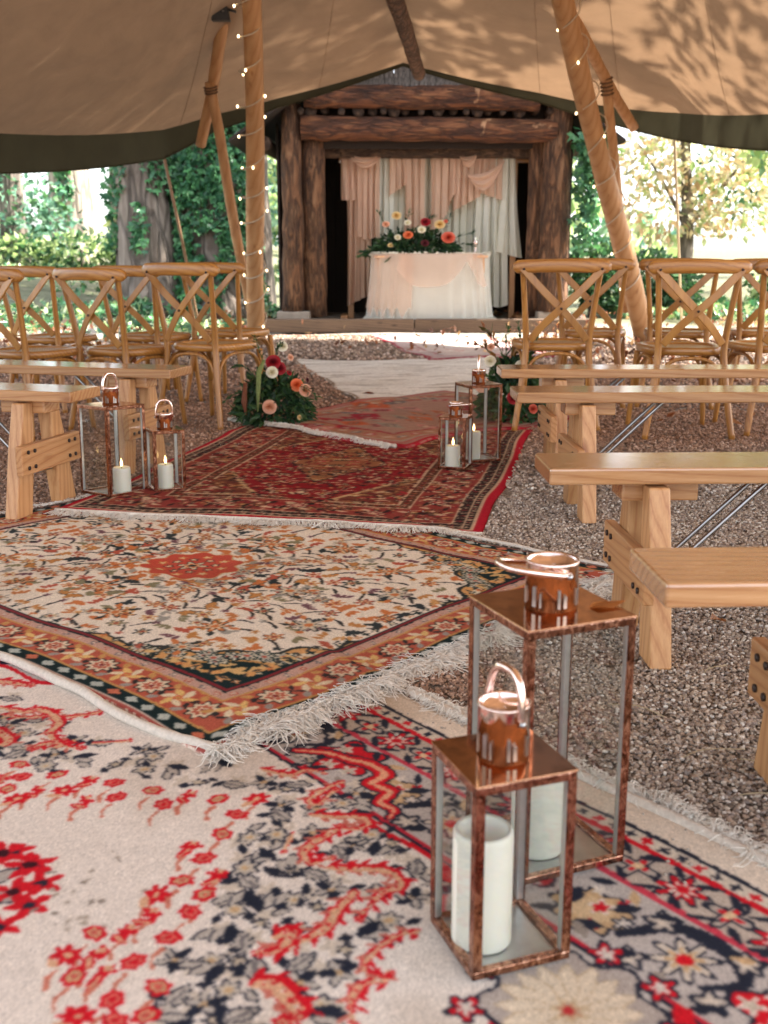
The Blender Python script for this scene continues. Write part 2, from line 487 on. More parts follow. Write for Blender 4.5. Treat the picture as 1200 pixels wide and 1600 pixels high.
gr = t.mix(t.ramp(big, [(0.42, (0, 0, 0)), (0.62, (0.75, 0.75, 0.75))]), gr, soil)
sx = t.n('SeparateXYZ'); t.l(v, sx.inputs[0])
far = t.n('MapRange'); far.inputs[1].default_value = 6.4; far.inputs[2].default_value = 8.4; t.l(sx.outputs[1], far.inputs[0])
gr = t.mix(far.outputs[0], gr, soil)
path = t.n('MapRange'); path.inputs[1].default_value = 11.9; path.inputs[2].default_value = 12.3; t.l(sx.outputs[1], path.inputs[0])
pale = t.ramp(t.noise(v, 25, 6, 0.7), [(0.3, (0.30, 0.25, 0.20)), (0.7, (0.46, 0.41, 0.35))])
gr = t.mix(path.outputs[0], gr, pale)
mossy = t.ramp(t.noise(v, 5, 6, 0.7), [(0.3, (0.06, 0.06, 0.03)), (0.5, (0.13, 0.135, 0.07)), (0.8, (0.27, 0.23, 0.16))])
out = t.n('MapRange'); out.inputs[1].default_value = 13.6; out.inputs[2].default_value = 15.5; t.l(sx.outputs[1], out.inputs[0])
gr = t.mix(out.outputs[0], gr, mossy)
t.l(gr, t.p.inputs['Base Color'])
t.p.inputs['Roughness'].default_value = 0.95
t.bump(t.mix(0.4, edge, big), 0.7, 0.008)
M['ground'] = t.m

t = NT('pebble')
a = t.n('Attribute'); a.attribute_name = 'tint'
nz = t.noise(t.coord(), 300, 3, 0.6)
t.l(t.mix(0.4, a.outputs['Color'], t.ramp(nz, [(0.3, (0.6,) * 3), (0.7, (1,) * 3)]), 'MULTIPLY'), t.p.inputs['Base Color'])
t.p.inputs['Roughness'].default_value = 0.8
M['pebble'] = t.m

# ------------------------------------------------------------------ ground sheet
def ground_z(x, y):
    x = np.asarray(x, float); y = np.asarray(y, float)
    left = sstep(-2.0, -6.0, x) * sstep(12.0, 20.0, y) * 0.55
    right = sstep(3.6, 7.0, x) * sstep(15.5, 22.0, y) * 0.35
    far = sstep(24, 70, y) * 0.8
    rough = 0.03 * vnoise(x * 0.9 + 7, y * 0.9 + 3, 5) * sstep(8.5, 10.5, y)
    dip = -0.045 * sstep(-.75, -1.2, x) * sstep(5.0, 5.7, y) * (1 - sstep(8.0, 9.5, y))
    return left + right + far + rough + dip

xs = np.concatenate([np.linspace(-220, -14, 14), np.linspace(-12, 12, 97), np.linspace(14, 220, 14)])
ys = np.concatenate([np.linspace(-160, -6, 12), np.linspace(-4, 26, 121), np.linspace(29, 300, 20)])
X, Y = np.meshgrid(xs, ys)
V = np.stack([X.ravel(), Y.ravel(), ground_z(X, Y).ravel() - 0.004], 1)
nx, ny = len(xs), len(ys)
ii, jj = np.meshgrid(np.arange(nx - 1), np.arange(ny - 1))
b0 = (jj * nx + ii).ravel()
ground = np_mesh('ground', V, np.stack([b0, b0 + 1, b0 + 1 + nx, b0 + nx], 1), M['ground'])
ground['kind'] = 'structure'

# ------------------------------------------------------------------ rugs: frames on the ground
class Frame:
    """rug frame: origin at one corner, u and v unit directions on the ground"""
    def __init__(s, o, ang_v, W, L, flip=1):
        s.o = o; s.W = W; s.L = L
        s.ev = (math.cos(ang_v), math.sin(ang_v))
        s.eu = (-flip * math.sin(ang_v), flip * math.cos(ang_v))
    def world(s, u, v):
        return s.o[0] + u * s.eu[0] + v * s.ev[0], s.o[1] + u * s.eu[1] + v * s.ev[1]
    def inside(s, x, y, soft=0.05):
        dx, dy = x - s.o[0], y - s.o[1]
        u = dx * s.eu[0] + dy * s.eu[1]; v = dx * s.ev[0] + dy * s.ev[1]
        d = np.minimum(np.minimum(u, s.W - u), np.minimum(v, s.L - v))
        return sstep(-soft, 0.004, d)

# v runs along the long side
A_E1 = (0.6219, -0.7831); A_E2 = (-0.7831, -0.6219)
angA = math.atan2(A_E1[1], A_E1[0])
A_S0 = -1.28; A_T0 = -0.035
FA = Frame((0.02 + A_S0 * A_E1[0] + A_T0 * A_E2[0], 2.20 + A_S0 * A_E1[1] + A_T0 * A_E2[1]), angA, 2.03, 2.9, -1)
angB = R(139.3)
FB = Frame((-0.317, 1.92), angB, 1.63, 2.10, -1)
FC = Frame((-1.20, 3.925), R(78.6), 1.565, 2.3, -1)
FD = Frame((0.05, 5.27), R(43.5), 1.33, 1.75, 1)
FE = Frame((-0.12, 6.72), R(102), 1.75, 3.25, -1)
FF = Frame((0.44, 9.95), R(103), 1.25, 2.55, -1)

def wob(x, y, seed, f=3.0): return vnoise(x * f + 11, y * f + 5, seed)

TH = 0.011
def rug_z(key, x, y):
    x = np.asarray(x, float); y = np.asarray(y, float)
    z = 0.005 + 0.0035 * wob(x, y, 3, 3.5)
    if key == 'A': return z
    if key == 'B':
        return z + TH * FA.inside(x, y) + 0.003 * wob(x, y, 8, 7)
    if key == 'C':
        return z + TH * FB.inside(x, y) + 0.003 * wob(x, y, 18, 6)
    if key == 'E':
        return z + ground_z(x, y) + 0.006 * wob(x, y, 28, 4)
    if key == 'D':
        return z + TH * FC.inside(x, y) + TH * FE.inside(x, y) + 0.008 * wob(x, y, 38, 4) + 0.006
    if key == 'F':
        return z + TH * FE.inside(x, y) + ground_z(x, y) + 0.008 * wob(x, y, 48, 4) + 0.004

# ------------------------------------------------------------------ rug pattern painter (colour of every knot)
class Pat:
    def __init__(s, W, L, r, base, seed):
        s.W, s.L, s.r = W, L, r
        s.nu, s.nv = int(round(W / r)) + 1, int(round(L / r)) + 1
        s.u = np.linspace(0, W, s.nu); s.v = np.linspace(0, L, s.nv)
        s.U, s.Vv = np.meshgrid(s.u, s.v)
        s.c = np.empty((s.nv, s.nu, 3)); s.c[:] = np.array(base) / 255.0
        s.rs = np.random.default_rng(seed); s.py = random.Random(seed)
        s.N = s.rs.normal(0, 1, s.c.shape[:2]) * 0.12 * r + vnoise(s.U / 0.013, s.Vv / 0.013, seed) * 0.0022
        s.D = np.minimum(np.minimum(s.U, W - s.U), np.minimum(s.Vv, L - s.Vv))
    def sl(s, u0, u1, v0, v1):
        a = max(0, int(u0 / s.r)); b = min(s.nu, int(u1 / s.r) + 2)
        c = max(0, int(v0 / s.r)); d = min(s.nv, int(v1 / s.r) + 2)
        if a >= b or c >= d: return None
        return slice(c, d), slice(a, b)
    def put(s, k, m, col):
        sub = s.c[k]; sub[m] = np.array(col) / 255.0
    def flower(s, cu, cv, rad, n, col, inner=None, core=None, out=None, ow=0.005, rot=0.0, asp=1.0, ang=0.0, depth=0.28):
        k = s.sl(cu - rad * 1.6 - ow, cu + rad * 1.6 + ow, cv - rad * 1.6 - ow, cv + rad * 1.6 + ow)
        if k is None: return
        du, dv = s.U[k] - cu, s.Vv[k] - cv
        if ang:
            du, dv = du * math.cos(ang) + dv * math.sin(ang), -du * math.sin(ang) + dv * math.cos(ang)
        dv = dv / asp
        d = np.hypot(du, dv) + s.N[k]; th = np.arctan2(dv, du)
        rr = rad * ((1 - depth) + depth * np.cos(n * th + rot))
        if out is not None: s.put(k, d < rr + ow, out)
        s.put(k, d < rr, col)
        if inner is not None: s.put(k, d < rr * 0.62, inner)
        if core is not None: s.put(k, d < rad * 0.26, core)
    def leaf(s, cu, cv, ln, w, ang, col, out=None, ow=0.004, jag=0.0, rib=None):
        h = ln / 2 + ow + w
        k = s.sl(cu - h, cu + h, cv - h, cv + h)
        if k is None: return
        du, dv = s.U[k] - cu, s.Vv[k] - cv
        x = du * math.cos(ang) + dv * math.sin(ang); y = -du * math.sin(ang) + dv * math.cos(ang)
        q = np.clip(1 - (2 * x / ln) ** 2, 0, 1)
        hw = w * q * (1 + jag * np.sin(x / ln * 26))
        d = np.abs(y) + s.N[k] * 0.8
        ins = np.abs(x) < ln / 2
        if out is not None: s.put(k, (d < hw + ow) & (np.abs(x) < ln / 2 + ow), out)
        s.put(k, (d < hw) & ins, col)
        if rib is not None: s.put(k, (d < 0.003) & (np.abs(x) < ln * 0.36), rib)
    def stroke(s, pts, w0, w1, col, out=None, ow=0.005, mid=None, jag=0.0):
        P = s.smooth(pts)
        n = len(P)
        seg = []
        for i in range(n - 1):
            f = i / max(1, n - 2); w = w0 + (w1 - w0) * f
            w *= 0.35 + 0.65 * math.sin(math.pi * min(1, max(0, 0.08 + f * 0.9)))
            if jag: w *= 1 + jag * math.sin(i * 2.4)
            seg.append((P[i], P[i + 1], max(0.003, w)))
        for layer in ((out, ow, 1), (col, 0, 1), (mid, 0, 0.4)):
            if layer[0] is None: continue
            for (p, q, w) in seg:
                hw = w * layer[2] + layer[1]
                k = s.sl(min(p[0], q[0]) - hw * 1.5, max(p[0], q[0]) + hw * 1.5, min(p[1], q[1]) - hw * 1.5, max(p[1], q[1]) + hw * 1.5)
                if k is None: continue
                ex, ey = q[0] - p[0], q[1] - p[1]
                l2 = ex * ex + ey * ey + 1e-9
                tt = np.clip(((s.U[k] - p[0]) * ex + (s.Vv[k] - p[1]) * ey) / l2, 0, 1)
                d = np.hypot(s.U[k] - p[0] - tt * ex, s.Vv[k] - p[1] - tt * ey) + s.N[k]
                s.put(k, d < hw, layer[0])
    @staticmethod
    def smooth(pts, sub=5):
        if len(pts) < 3: return pts
        o = []
        for i in range(len(pts) - 1):
            p0 = pts[max(i - 1, 0)]; p1 = pts[i]; p2 = pts[i + 1]; p3 = pts[min(i + 2, len(pts) - 1)]
            for k in range(sub):
                t = k / sub
                o.append(tuple(0.5 * (2 * b + (c - a) * t + (2 * a - 5 * b + 4 * c - d) * t * t + (3 * b - a - 3 * c + d) * t ** 3)
                               for a, b, c, d in zip(p0, p1, p2, p3)))
        o.append(pts[-1]); return o
    def band(s, a, b, col, wav=0.0):
        D = s.D + s.N * 0.6
        m = (D >= a) & (D < b); s.c[m] = np.array(col) / 255.0
    def finish(s, wear, dirt, sat=1.0, f=1.6):
        k_ = np.pad(s.c, ((1, 1), (1, 1), (0, 0)), 'edge')         # yarn ends blur into each other a little
        s.c = .5 * s.c + .125 * (k_[:-2, 1:-1] + k_[2:, 1:-1] + k_[1:-1, :-2] + k_[1:-1, 2:])
        n1 = vnoise(s.U * f + 3, s.Vv * f + 8, 71); n2 = vnoise(s.U * 9, s.Vv * 9, 72)
        w = np.clip(0.5 + 0.5 * n1 + 0.3 * n2, 0, 1)[..., None] * wear
        g = s.c.mean(2, keepdims=True)
        c = s.c * (1 - w * 0.6) + (0.5 * g + 0.34) * w * 0.6
        d = np.clip(vnoise(s.U * 2.3, s.Vv * 2.3, 73) * 0.8 + vnoise(s.U * 14, s.Vv * 14, 74) * 0.35 - 0.25, 0, 1)[..., None] * dirt
        c = c * (1 - d * np.array([0.35, 0.42, 0.5]))
        c = c * (1 + s.rs.normal(0, 0.035, s.c.shape[:2])[..., None])
        return lin(np.clip(c, 0, 1))

def rug_mesh(name, key, fr, pat, colours, edge_col, thick=0.011, edge_wave=0.0):
    nu, nv = pat.nu, pat.nv
    du = vnoise(pat.Vv * 3.0 + 1, pat.Vv * 0 + 4, 91) * edge_wave
    uu = pat.U + du * (1 - np.clip(pat.U / 0.4, 0, 1)) + vnoise(pat.Vv * 2.1, pat.Vv * 0 + 2, 92) * edge_wave * np.clip((pat.U - pat.W + 0.4) / 0.4, 0, 1)
    vv = pat.Vv + vnoise(pat.U * 2.6, pat.U * 0 + 6, 93) * edge_wave * (1 - np.clip(pat.Vv / 0.4, 0, 1))
    x, y = fr.world(uu, vv)
    z = rug_z(key, x, y)
    # pile rounds over towards the edge
    z = z - 0.004 * (1 - sstep(0, 0.02, pat.D))
    V = np.stack([x.ravel(), y.ravel(), z.ravel()], 1)
    ii, jj = np.meshgrid(np.arange(nu - 1), np.arange(nv - 1))
    b = (jj * nu + ii).ravel()
    F = np.stack([b, b + 1, b + 1 + nu, b + nu], 1)
    ex, ey = fr.eu, fr.ev
    if ex[0] * ey[1] - ex[1] * ey[0] < 0: F = F[:, ::-1]
    ring = np.concatenate([np.arange(nu), np.arange(1, nv) * nu + nu - 1, (nv - 1) * nu + np.arange(nu - 2, -1, -1), np.arange(nv - 2, 0, -1) * nu])
    lowV = V[ring].copy(); lowV[:, 2] -= thick
    n0 = len(V); m = len(ring)
    i0 = np.arange(m); i1 = (i0 + 1) % m
    S = np.stack([ring[i0], n0 + i0, n0 + i1, ring[i1]], 1)
    if ex[0] * ey[1] - ex[1] * ey[0] < 0: S = S[:, ::-1]
    C = np.concatenate([colours.reshape(-1, 3), np.tile(np.array(s8(*edge_col)), (m, 1))])
    return np_mesh(name, np.concatenate([V, lowV]), np.concatenate([F, S]), M['pile'], None, C)

# ------------------------------------------------------------------ rug A: cream, red and navy, nearest the camera
RED_A = (204, 24, 38); NAVY = (36, 40, 54); CREAM_A = (224, 215, 205); GREY_A = (168, 160, 152); TAN_A = (196, 164, 124)
def a_loc(st):                                   # (along, inward) from the rug's reference point
    return st[1] - A_T0, st[0] - A_S0
pa = Pat(FA.W, FA.L, 0.0036, CREAM_A, 5)
CU, CV = 0.98 - A_T0, 0.17 - A_S0
def fourfold(u, v, who=0):
    return [(u, v), (u, 2 * CV - v), (2 * CU - u, v), (2 * CU - u, 2 * CV - v)]
# wide border and guards
pa.band(0.0, 0.072, (222, 208, 190))
pa.band(0.072, 0.082, NAVY)
pa.band(0.082, 0.108, (208, 196, 178))
pa.band(0.108, 0.120, RED_A)
pa.band(0.120, 0.205, (186, 172, 158))
pa.band(0.205, 0.217, (196, 60, 78))
pa.band(0.217, 0.372, (182, 174, 168))
pa.band(0.372, 0.381, (196, 40, 58)); pa.band(0.381, 0.388, NAVY)
def along_edges(dist, step, fn, off=0.0):
    """calls fn(u, v, angle_along) at even steps along the four sides at that distance from the edge"""
    W, L = pa_cur.W, pa_cur.L
    for (u0, v0, u1, v1, ang) in ((dist, dist, dist, L - dist, R(90)), (W - dist, L - dist, W - dist, dist, R(-90)),
                                  (W - dist, dist, dist, dist, R(180)), (dist, L - dist, W - dist, L - dist, 0)):
        ln = math.hypot(u1 - u0, v1 - v0); n = max(1, int(ln / step))
        for i in range(n):
            f = (i + 0.5 + off) / n
            fn(u0 + (u1 - u0) * f, v0 + (v1 - v0) * f, ang, i)
pa_cur = pa
py = pa.py
def speck(u, v, a, i):
    pa.flower(u, v, 0.011, 4, NAVY if i % 3 else RED_A, rot=i)
along_edges(0.095, 0.033, speck)
def guard(u, v, a, i):
    if i % 2:
        pa.flower(u, v, 0.040, 8, RED_A, (214, 200, 186), RED_A, NAVY, 0.007, rot=i)
    else:
        pa.flower(u, v, 0.034, 4, (180, 168, 156), RED_A, (220, 190, 150), NAVY, 0.010, depth=0.4)
along_edges(0.163, 0.082, guard)
def guardline(u, v, a, i):
    pa.leaf(u, v, 0.05, 0.006, a + (0.6 if i % 2 else -0.6), NAVY)
along_edges(0.196, 0.05, guardline); along_edges(0.13, 0.05, guardline)
def wide(u, v, a, i):
    c, s_ = math.cos(a), math.sin(a)
    def P(p, q): return u + p * c - q * s_, v + p * s_ + q * c
    k = i % 3
    if k == 0:
        pa.stroke([P(-.09, -.02), P(-.05, .05), P(.03, .06), P(.08, .02), P(.05, -.03)], 0.016, 0.012, NAVY, None)
        x, y = P(0, 0.0); pa.flower(x, y, 0.044, 8, (206, 194, 178), TAN_A, RED_A, NAVY, 0.008)
        for q in ((-.07, .045), (.075, -.045), (.06, .055), (-.05, -.055)):
            x, y = P(*q); pa.flower(x, y, 0.022, 5, (176, 166, 156), (206, 194, 178), None, NAVY, 0.008, rot=i)
    elif k == 1:
        x, y = P(0, 0.01); pa.flower(x, y, 0.075, 5, RED_A, None, None, NAVY, 0.007, depth=0.2)
        for q in ((-.03, .03), (.03, .02), (0, -.03), (.045, -.02), (-.045, -.01)):
            x, y = P(*q); pa.flower(x, y, 0.021, 5, (214, 204, 192), (190, 178, 160), None, None, rot=q[0] * 90)
    else:
        x, y = P(0, -0.01); pa.flower(x, y, 0.064, 9, TAN_A, (206, 178, 140), None, NAVY, 0.006, depth=0.12, asp=.8, ang=a)
        for q in range(6):
            b = q * 1.047; x, y = P(.05 * math.cos(b), .042 * math.sin(b)); pa.flower(x, y, .014, 5, RED_A if q % 2 else (212, 202, 190), None, None, NAVY if q % 3 == 0 else None, .004, rot=q)
        for q in ((-.04, .0), (.03, .03), (.02, -.04)):
            x, y = P(*q); pa.leaf(x, y, 0.05, 0.012, a + q[0] * 30, NAVY)
        x, y = P(.005, 0.005); pa.flower(x, y, 0.022, 5, (214, 200, 186), RED_A, None, None)
along_edges(0.296, 0.15, wide)
along_edges(0.352, 0.07, lambda u, v, a, i: pa.leaf(u, v, 0.045, 0.009, a + (0.8 if i % 2 else -0.4), NAVY if i % 2 else (150, 140, 130)))
along_edges(0.236, 0.06, lambda u, v, a, i: pa.leaf(u, v, 0.04, 0.008, a + (0.5 if i % 2 else -0.7), NAVY if i % 3 else TAN_A))
# grey corner grounds
fx = np.abs(pa.U - CU) / (CU - 0.388); fy = np.abs(pa.Vv - CV) / (CV - 0.388)
th = np.arctan2(fy, fx)
corner = (fx ** 1.7 + fy ** 1.7 > 1.10 + 0.07 * np.sin(th * 22)) & (pa.D > 0.388)
pa.c[corner] = np.array((190, 182, 175)) / 255.0
rim = (np.abs(fx ** 1.7 + fy ** 1.7 - 1.10 - 0.07 * np.sin(th * 22)) < 0.022) & (pa.D > 0.388)
pa.c[rim] = np.array(RED_A) / 255.0
for i in range(110):
    f = py.uniform(0.62, 0.98); g = py.uniform(0.62, 0.98)
    if f ** 1.7 + g ** 1.7 < 1.25: continue
    for (u, v) in fourfold(CU - f * (CU - 0.4), CV - g * (CV - 0.4)):
        k = i % 5
        if k == 0: pa.flower(u, v, py.uniform(.02, .034), 6, RED_A, (214, 200, 186), TAN_A, NAVY, 0.006, rot=i)
        elif k in (1, 3): pa.leaf(u, v, .055, .012, i * 1.3, NAVY)
        elif k == 2: pa.flower(u, v, py.uniform(.02, .03), 5, TAN_A, (214, 204, 192), None, NAVY, 0.006, rot=i)
        else: pa.stroke([(u - .04, v), (u, v + .03), (u + .03, v - .01), (u + .05, v + .02)], .012, .008, RED_A, None)
# soft grey-beige blooms behind the navy ring
REDS = [(-0.104,0.702),(-0.049,0.663),(-0.009,0.635),(-0.039,0.716),(0.019,0.7),(0.044,0.655),(0.064,0.595),(0.119,0.553),(0.122,0.606),(0.166,0.523),(0.207,0.471),(0.232,0.526),(0.272,0.577),(0.271,0.633),(0.315,0.636),(0.348,0.692),(0.367,0.64),(0.358,0.74),(0.4,0.683),(0.396,0.767),(0.427,0.722),(0.392,0.851),(0.413,0.811),(0.463,0.775),(0.417,0.902),(0.438,0.866),(0.485,0.838),(0.465,0.912),(0.481,0.876),(0.54,0.895),(0.554,0.837),(0.542,0.942),(0.58,0.909),(0.595,0.875),(-0.153,0.78),(-0.135,0.756),(-0.105,0.793),(-0.071,0.75),(-0.06,0.793),(-0.185,0.741)]
NAVYS = [(-0.365,0.693),(-0.313,0.684),(-0.271,0.718),(-0.241,0.706),(-0.23,0.733),(-0.182,0.673),(-0.15,0.705),(-0.129,0.639),(-0.075,0.602),(-0.175,0.58),(-0.097,0.532),(-0.023,0.569),(0.018,0.532),(0.089,0.518),(0.135,0.476),(0.161,0.427),(0.309,0.548),(0.367,0.571),(0.345,0.516),(0.412,0.616),(0.477,0.611),(0.463,0.668),(0.499,0.716),(0.517,0.657),(0.538,0.702),(0.514,0.792),(0.55,0.757),(0.557,0.772),(0.571,0.729),(0.587,0.827),(0.62,0.808),(0.615,0.769),(0.62,0.851),(0.655,0.814),(0.667,0.784),(0.296,0.323),(0.312,0.363),(0.344,0.346),(0.138,0.312),(0.207,0.385),(0.252,0.45),(0.329,0.509),(0.414,0.553),(0.432,0.55),(0.463,0.528),(0.511,0.532),(0.499,0.59),(0.476,0.619),(0.533,0.574),(0.439,0.463),(0.433,0.431),(0.425,0.387),(0.474,0.399),(0.465,0.379),(0.546,0.396),(0.603,0.452),(0.626,0.514),(0.642,0.548),(0.642,0.602),(0.627,0.664),(0.676,0.638),(0.712,0.693),(0.741,0.705),(-0.3,0.62),(-0.36,0.64),(-0.41,0.69),(-0.45,0.72),(-0.34,0.75),(-0.28,0.77),(-0.5,0.64),(-0.22,0.62),(-0.06,0.53),(0.05,0.46),(0.21,0.41),(0.28,0.47),(0.3,0.41),(0.38,0.6),(0.44,0.65),(0.56,0.62),(0.6,0.72),(0.66,0.69),(0.68,0.85),(0.7,0.79),(0.64,0.9),(0.68,0.93),(0.36,0.46),(0.56,0.48),(0.6,0.4)]
SCROLLS = [([(0.113,0.4),(0.145,0.385),(0.168,0.369),(0.163,0.337),(0.197,0.32)],.014),([(0.244,0.313),(0.249,0.357),(0.264,0.399),(0.285,0.396),(0.261,0.342)],.015),
 ([(0.309,0.425),(0.338,0.399),(0.364,0.366),(0.391,0.367),(0.393,0.396),(0.371,0.414)],.015),([(0.374,0.42),(0.381,0.454),(0.395,0.498),(0.432,0.511),(0.44,0.481)],.016),
 ([(0.34,0.485),(0.379,0.529)],.012),([(0.458,0.498),(0.482,0.476),(0.504,0.449),(0.533,0.431),(0.568,0.443),(0.565,0.473),(0.575,0.503),(0.597,0.543)],.017),
 ([(0.538,0.506),(0.557,0.551),(0.581,0.587),(0.587,0.626),(0.589,0.668)],.018),([(0.555,0.659),(0.56,0.635),(0.583,0.668),(0.574,0.696)],.02),
 ([(0.626,0.735),(0.641,0.716),(0.682,0.717),(0.709,0.722),(0.712,0.749)],.026),([(0.671,0.497),(0.66,0.526),(0.666,0.563),(0.684,0.599),(0.71,0.608),(0.717,0.586)],.011),
 ([(0.727,0.594),(0.713,0.625),(0.73,0.657),(0.766,0.681)],.013),([(-0.472,0.673),(-0.417,0.644),(-0.404,0.609),(-0.324,0.604),(-0.281,0.643),(-0.211,0.642),(-0.181,0.621)],.02),
 ([(-0.186,0.594),(-0.153,0.535)],.015),([(-0.618,0.622),(-0.584,0.602),(-0.547,0.578)],.022)]
EDGE_SCROLL = [(0.085,0.308),(0.127,0.269),(0.178,0.249),(0.225,0.231),(0.272,0.239),(0.283,0.277),(0.328,0.27),(0.346,0.308),(0.383,0.309),(0.4,0.332)]
def both(st):
    """the knot itself and its mirror across the rug's length"""
    u, v = a_loc(st)
    return [(u, v), (2 * CU - u, v)]
def leafspray(u, v, i):
    k = i % 5; a = i * 2.399; LG = (184, 176, 166)
    if k == 0:
        for q in range(5):
            b = a + q * 1.257
            pa.leaf(u + .016 * math.cos(b), v + .016 * math.sin(b), .026, .006, b, NAVY if q % 3 == 0 else LG, NAVY, .0024)
        pa.flower(u, v, .007, 4, TAN_A)
    elif k == 1:
        pa.flower(u, v, .020, 6, LG, (200, 186, 164), TAN_A, NAVY, .0035, rot=a, depth=.2)
        pa.leaf(u + .034 * math.cos(a), v + .034 * math.sin(a), .03, .007, a + .6, NAVY)
        pa.leaf(u - .034 * math.cos(a), v - .034 * math.sin(a), .028, .006, a - .6, LG, NAVY, .003)
    elif k == 2:
        for q in (-1, 0, 1):
            pa.leaf(u + q * .018 * math.cos(a), v + q * .018 * math.sin(a), .042, .008, a + 1.1 + q * .5, NAVY if q == 1 else LG, NAVY, .0024)
    elif k == 3:
        pa.stroke([(u - .034 * math.cos(a), v - .034 * math.sin(a)), (u, v + .008), (u + .034 * math.cos(a), v + .034 * math.sin(a))], .004, .003, (96, 92, 94), None)
        pa.flower(u, v, .016, 6, NAVY, (190, 176, 154), None, None, rot=a)
        for q in (-1, 1): pa.leaf(u + q * .026 * math.cos(a), v + q * .026 * math.sin(a), .024, .006, a + q * 1.2, NAVY)
    else:
        pa.leaf(u, v, .048, .012, a, LG, NAVY, .0038, .2, rib=(120, 116, 116))
        pa.leaf(u + .02, v - .018, .03, .007, a + 1.2, NAVY)
PEACH_A = (214, 168, 134)
def scroll(P, w, side):
    """feathered red scroll: toothed outside, peach inside with red veins and small leaf barbs"""
    w = w * .68
    pa.stroke(P, w * .85, w * .6, RED_A, None, jag=.55)
    Q = Pat.smooth(P, 6); n = len(Q)
    for k in range(2, n - 1, 2):
        tx, ty = Q[k][0] - Q[k - 1][0], Q[k][1] - Q[k - 1][1]; a = math.atan2(ty, tx)
        sg = 1 if (k // 2) % 2 else -1
        pa.leaf(Q[k][0] - sg * math.sin(a) * w * 1.1, Q[k][1] + sg * math.cos(a) * w * 1.1, .028, .0042, a + sg * .9, RED_A if k % 4 else (196, 110, 96))
    pa.stroke([(x + .003, y + .002) for x, y in Q], w * .55, w * .3, PEACH_A, None, jag=.3)
    for k in range(3, n - 1, 3):
        pa.flower(Q[k][0], Q[k][1], w * .30, 4, RED_A, (224, 206, 188) if k % 2 else None, None, None, rot=k)
    e = P[0 if side else -1]
    pa.flower(e[0], e[1], w * .95, 6, RED_A, PEACH_A, RED_A, None, depth=.18)
for st in NAVYS:
    for (u, v) in both(st):
        pa.flower(u + py.uniform(-.03, .03), v + py.uniform(-.03, .03), .022, 5, (204, 192, 176), None, None, None, rot=v * 50)
for i, st in enumerate(NAVYS):
    for (u, v) in both(st): leafspray(u, v, i)
for (pts, w) in SCROLLS:
    for side in (0, 1):
        P = [both(p)[side] for p in pts]
        scroll(P, w, side)
    if pts[0][0] > 0.55:
        for side in (0, 1):
            P = [(both(p)[side][0], 2 * CV - both(p)[side][1]) for p in pts]
            scroll(P, w, side)
for side in (0, 1):
    P = [both(p)[side] for p in EDGE_SCROLL]
    pa.stroke(P, .014, .012, RED_A, NAVY, .004, (224, 160, 126), jag=0.5)
for i, st in enumerate(REDS):
    for (u, v) in both(st):
        a = i * 1.9
        if i % 7 == 3:
            pa.flower(u, v, .027, 7, RED_A, None, PEACH_A, None, rot=a, depth=.2, asp=.8, ang=a)
            pa.leaf(u + .022, v + .006, .03, .007, a, PEACH_A)
        elif i % 3 == 0:
            pa.flower(u, v, .021, 6, RED_A, TAN_A, (200, 90, 80), None, rot=a, depth=.1, asp=.78, ang=a * 1.3)
        elif i % 3 == 1:
            pa.flower(u, v, .019, 5, RED_A, None, None, None, rot=a, depth=.2, asp=.75, ang=a)
            pa.leaf(u + .020, v + .012, .036, .009, a + .8, RED_A, rib=PEACH_A)
            pa.flower(u - .006, v - .004, .009, 4, PEACH_A)
        else:
            pa.flower(u, v, .021, 6, RED_A, (212, 110, 96), RED_A, None, rot=a, depth=.1, asp=.8, ang=a * .7)
        pa.stroke([(u + .02, v + .02), (u + .04, v + .03), (u + .05, v + .05)], .0035, .003, (200, 120, 100), None)
# centre medallion
for k in range(14):
    a = k * 2 * math.pi / 14
    pa.flower(CU + .13 * math.cos(a), CV + .13 * math.sin(a), .034, 5, RED_A, None, NAVY, None, rot=a)
pa.flower(CU, CV, .105, 8, (176, 168, 160), TAN_A, RED_A, NAVY, .01)
for (st) in [(0.104,0.877),(0.165,0.858),(0.221,0.904)]:
    for (u, v) in both(st):
        pa.flower(u, v, .04, 5, RED_A, None, (60, 20, 30), None, rot=v * 20, depth=.35)
dz = a_loc((0.913, 0.454))
pa.flower(*dz, .118, 8, (176, 166, 158), None, None, NAVY, .006, depth=.10)
for k in range(16):
    a = k * .3927; pa.leaf(dz[0] + .052 * math.cos(a), dz[1] + .052 * math.sin(a), .080, .0125, a, (222, 208, 186), (196, 176, 148), .0025)
pa.flower(*dz, .026, 7, (204, 184, 152), (190, 140, 110), (190, 50, 54))
for k in range(9):
    a = k * .7; pa.flower(a_loc((.913, .454))[0] + .13 * math.cos(a), a_loc((.913, .454))[1] + .13 * math.sin(a), .024, 5, RED_A, (206, 196, 186), None, NAVY, .006, rot=k)
# tea-coloured stain spots
for k in range(26):
    u, v = a_loc((.30 + py.gauss(0, .05), .83 + py.gauss(0, .05)))
    pa.leaf(u, v, py.uniform(.006, .02), py.uniform(.002, .005), py.uniform(0, 3.1), (166, 154, 140) if k % 3 else (140, 130, 120))
rugA = rug_mesh('rug', 'A', FA, pa, pa.finish(0.14, 0.5), (214, 202, 186), edge_wave=0.012)
tag(rugA, 'worn cream rug with red flowers and navy leaves under the two copper lanterns in front', 'rug', 'persian rugs laid along the aisle')

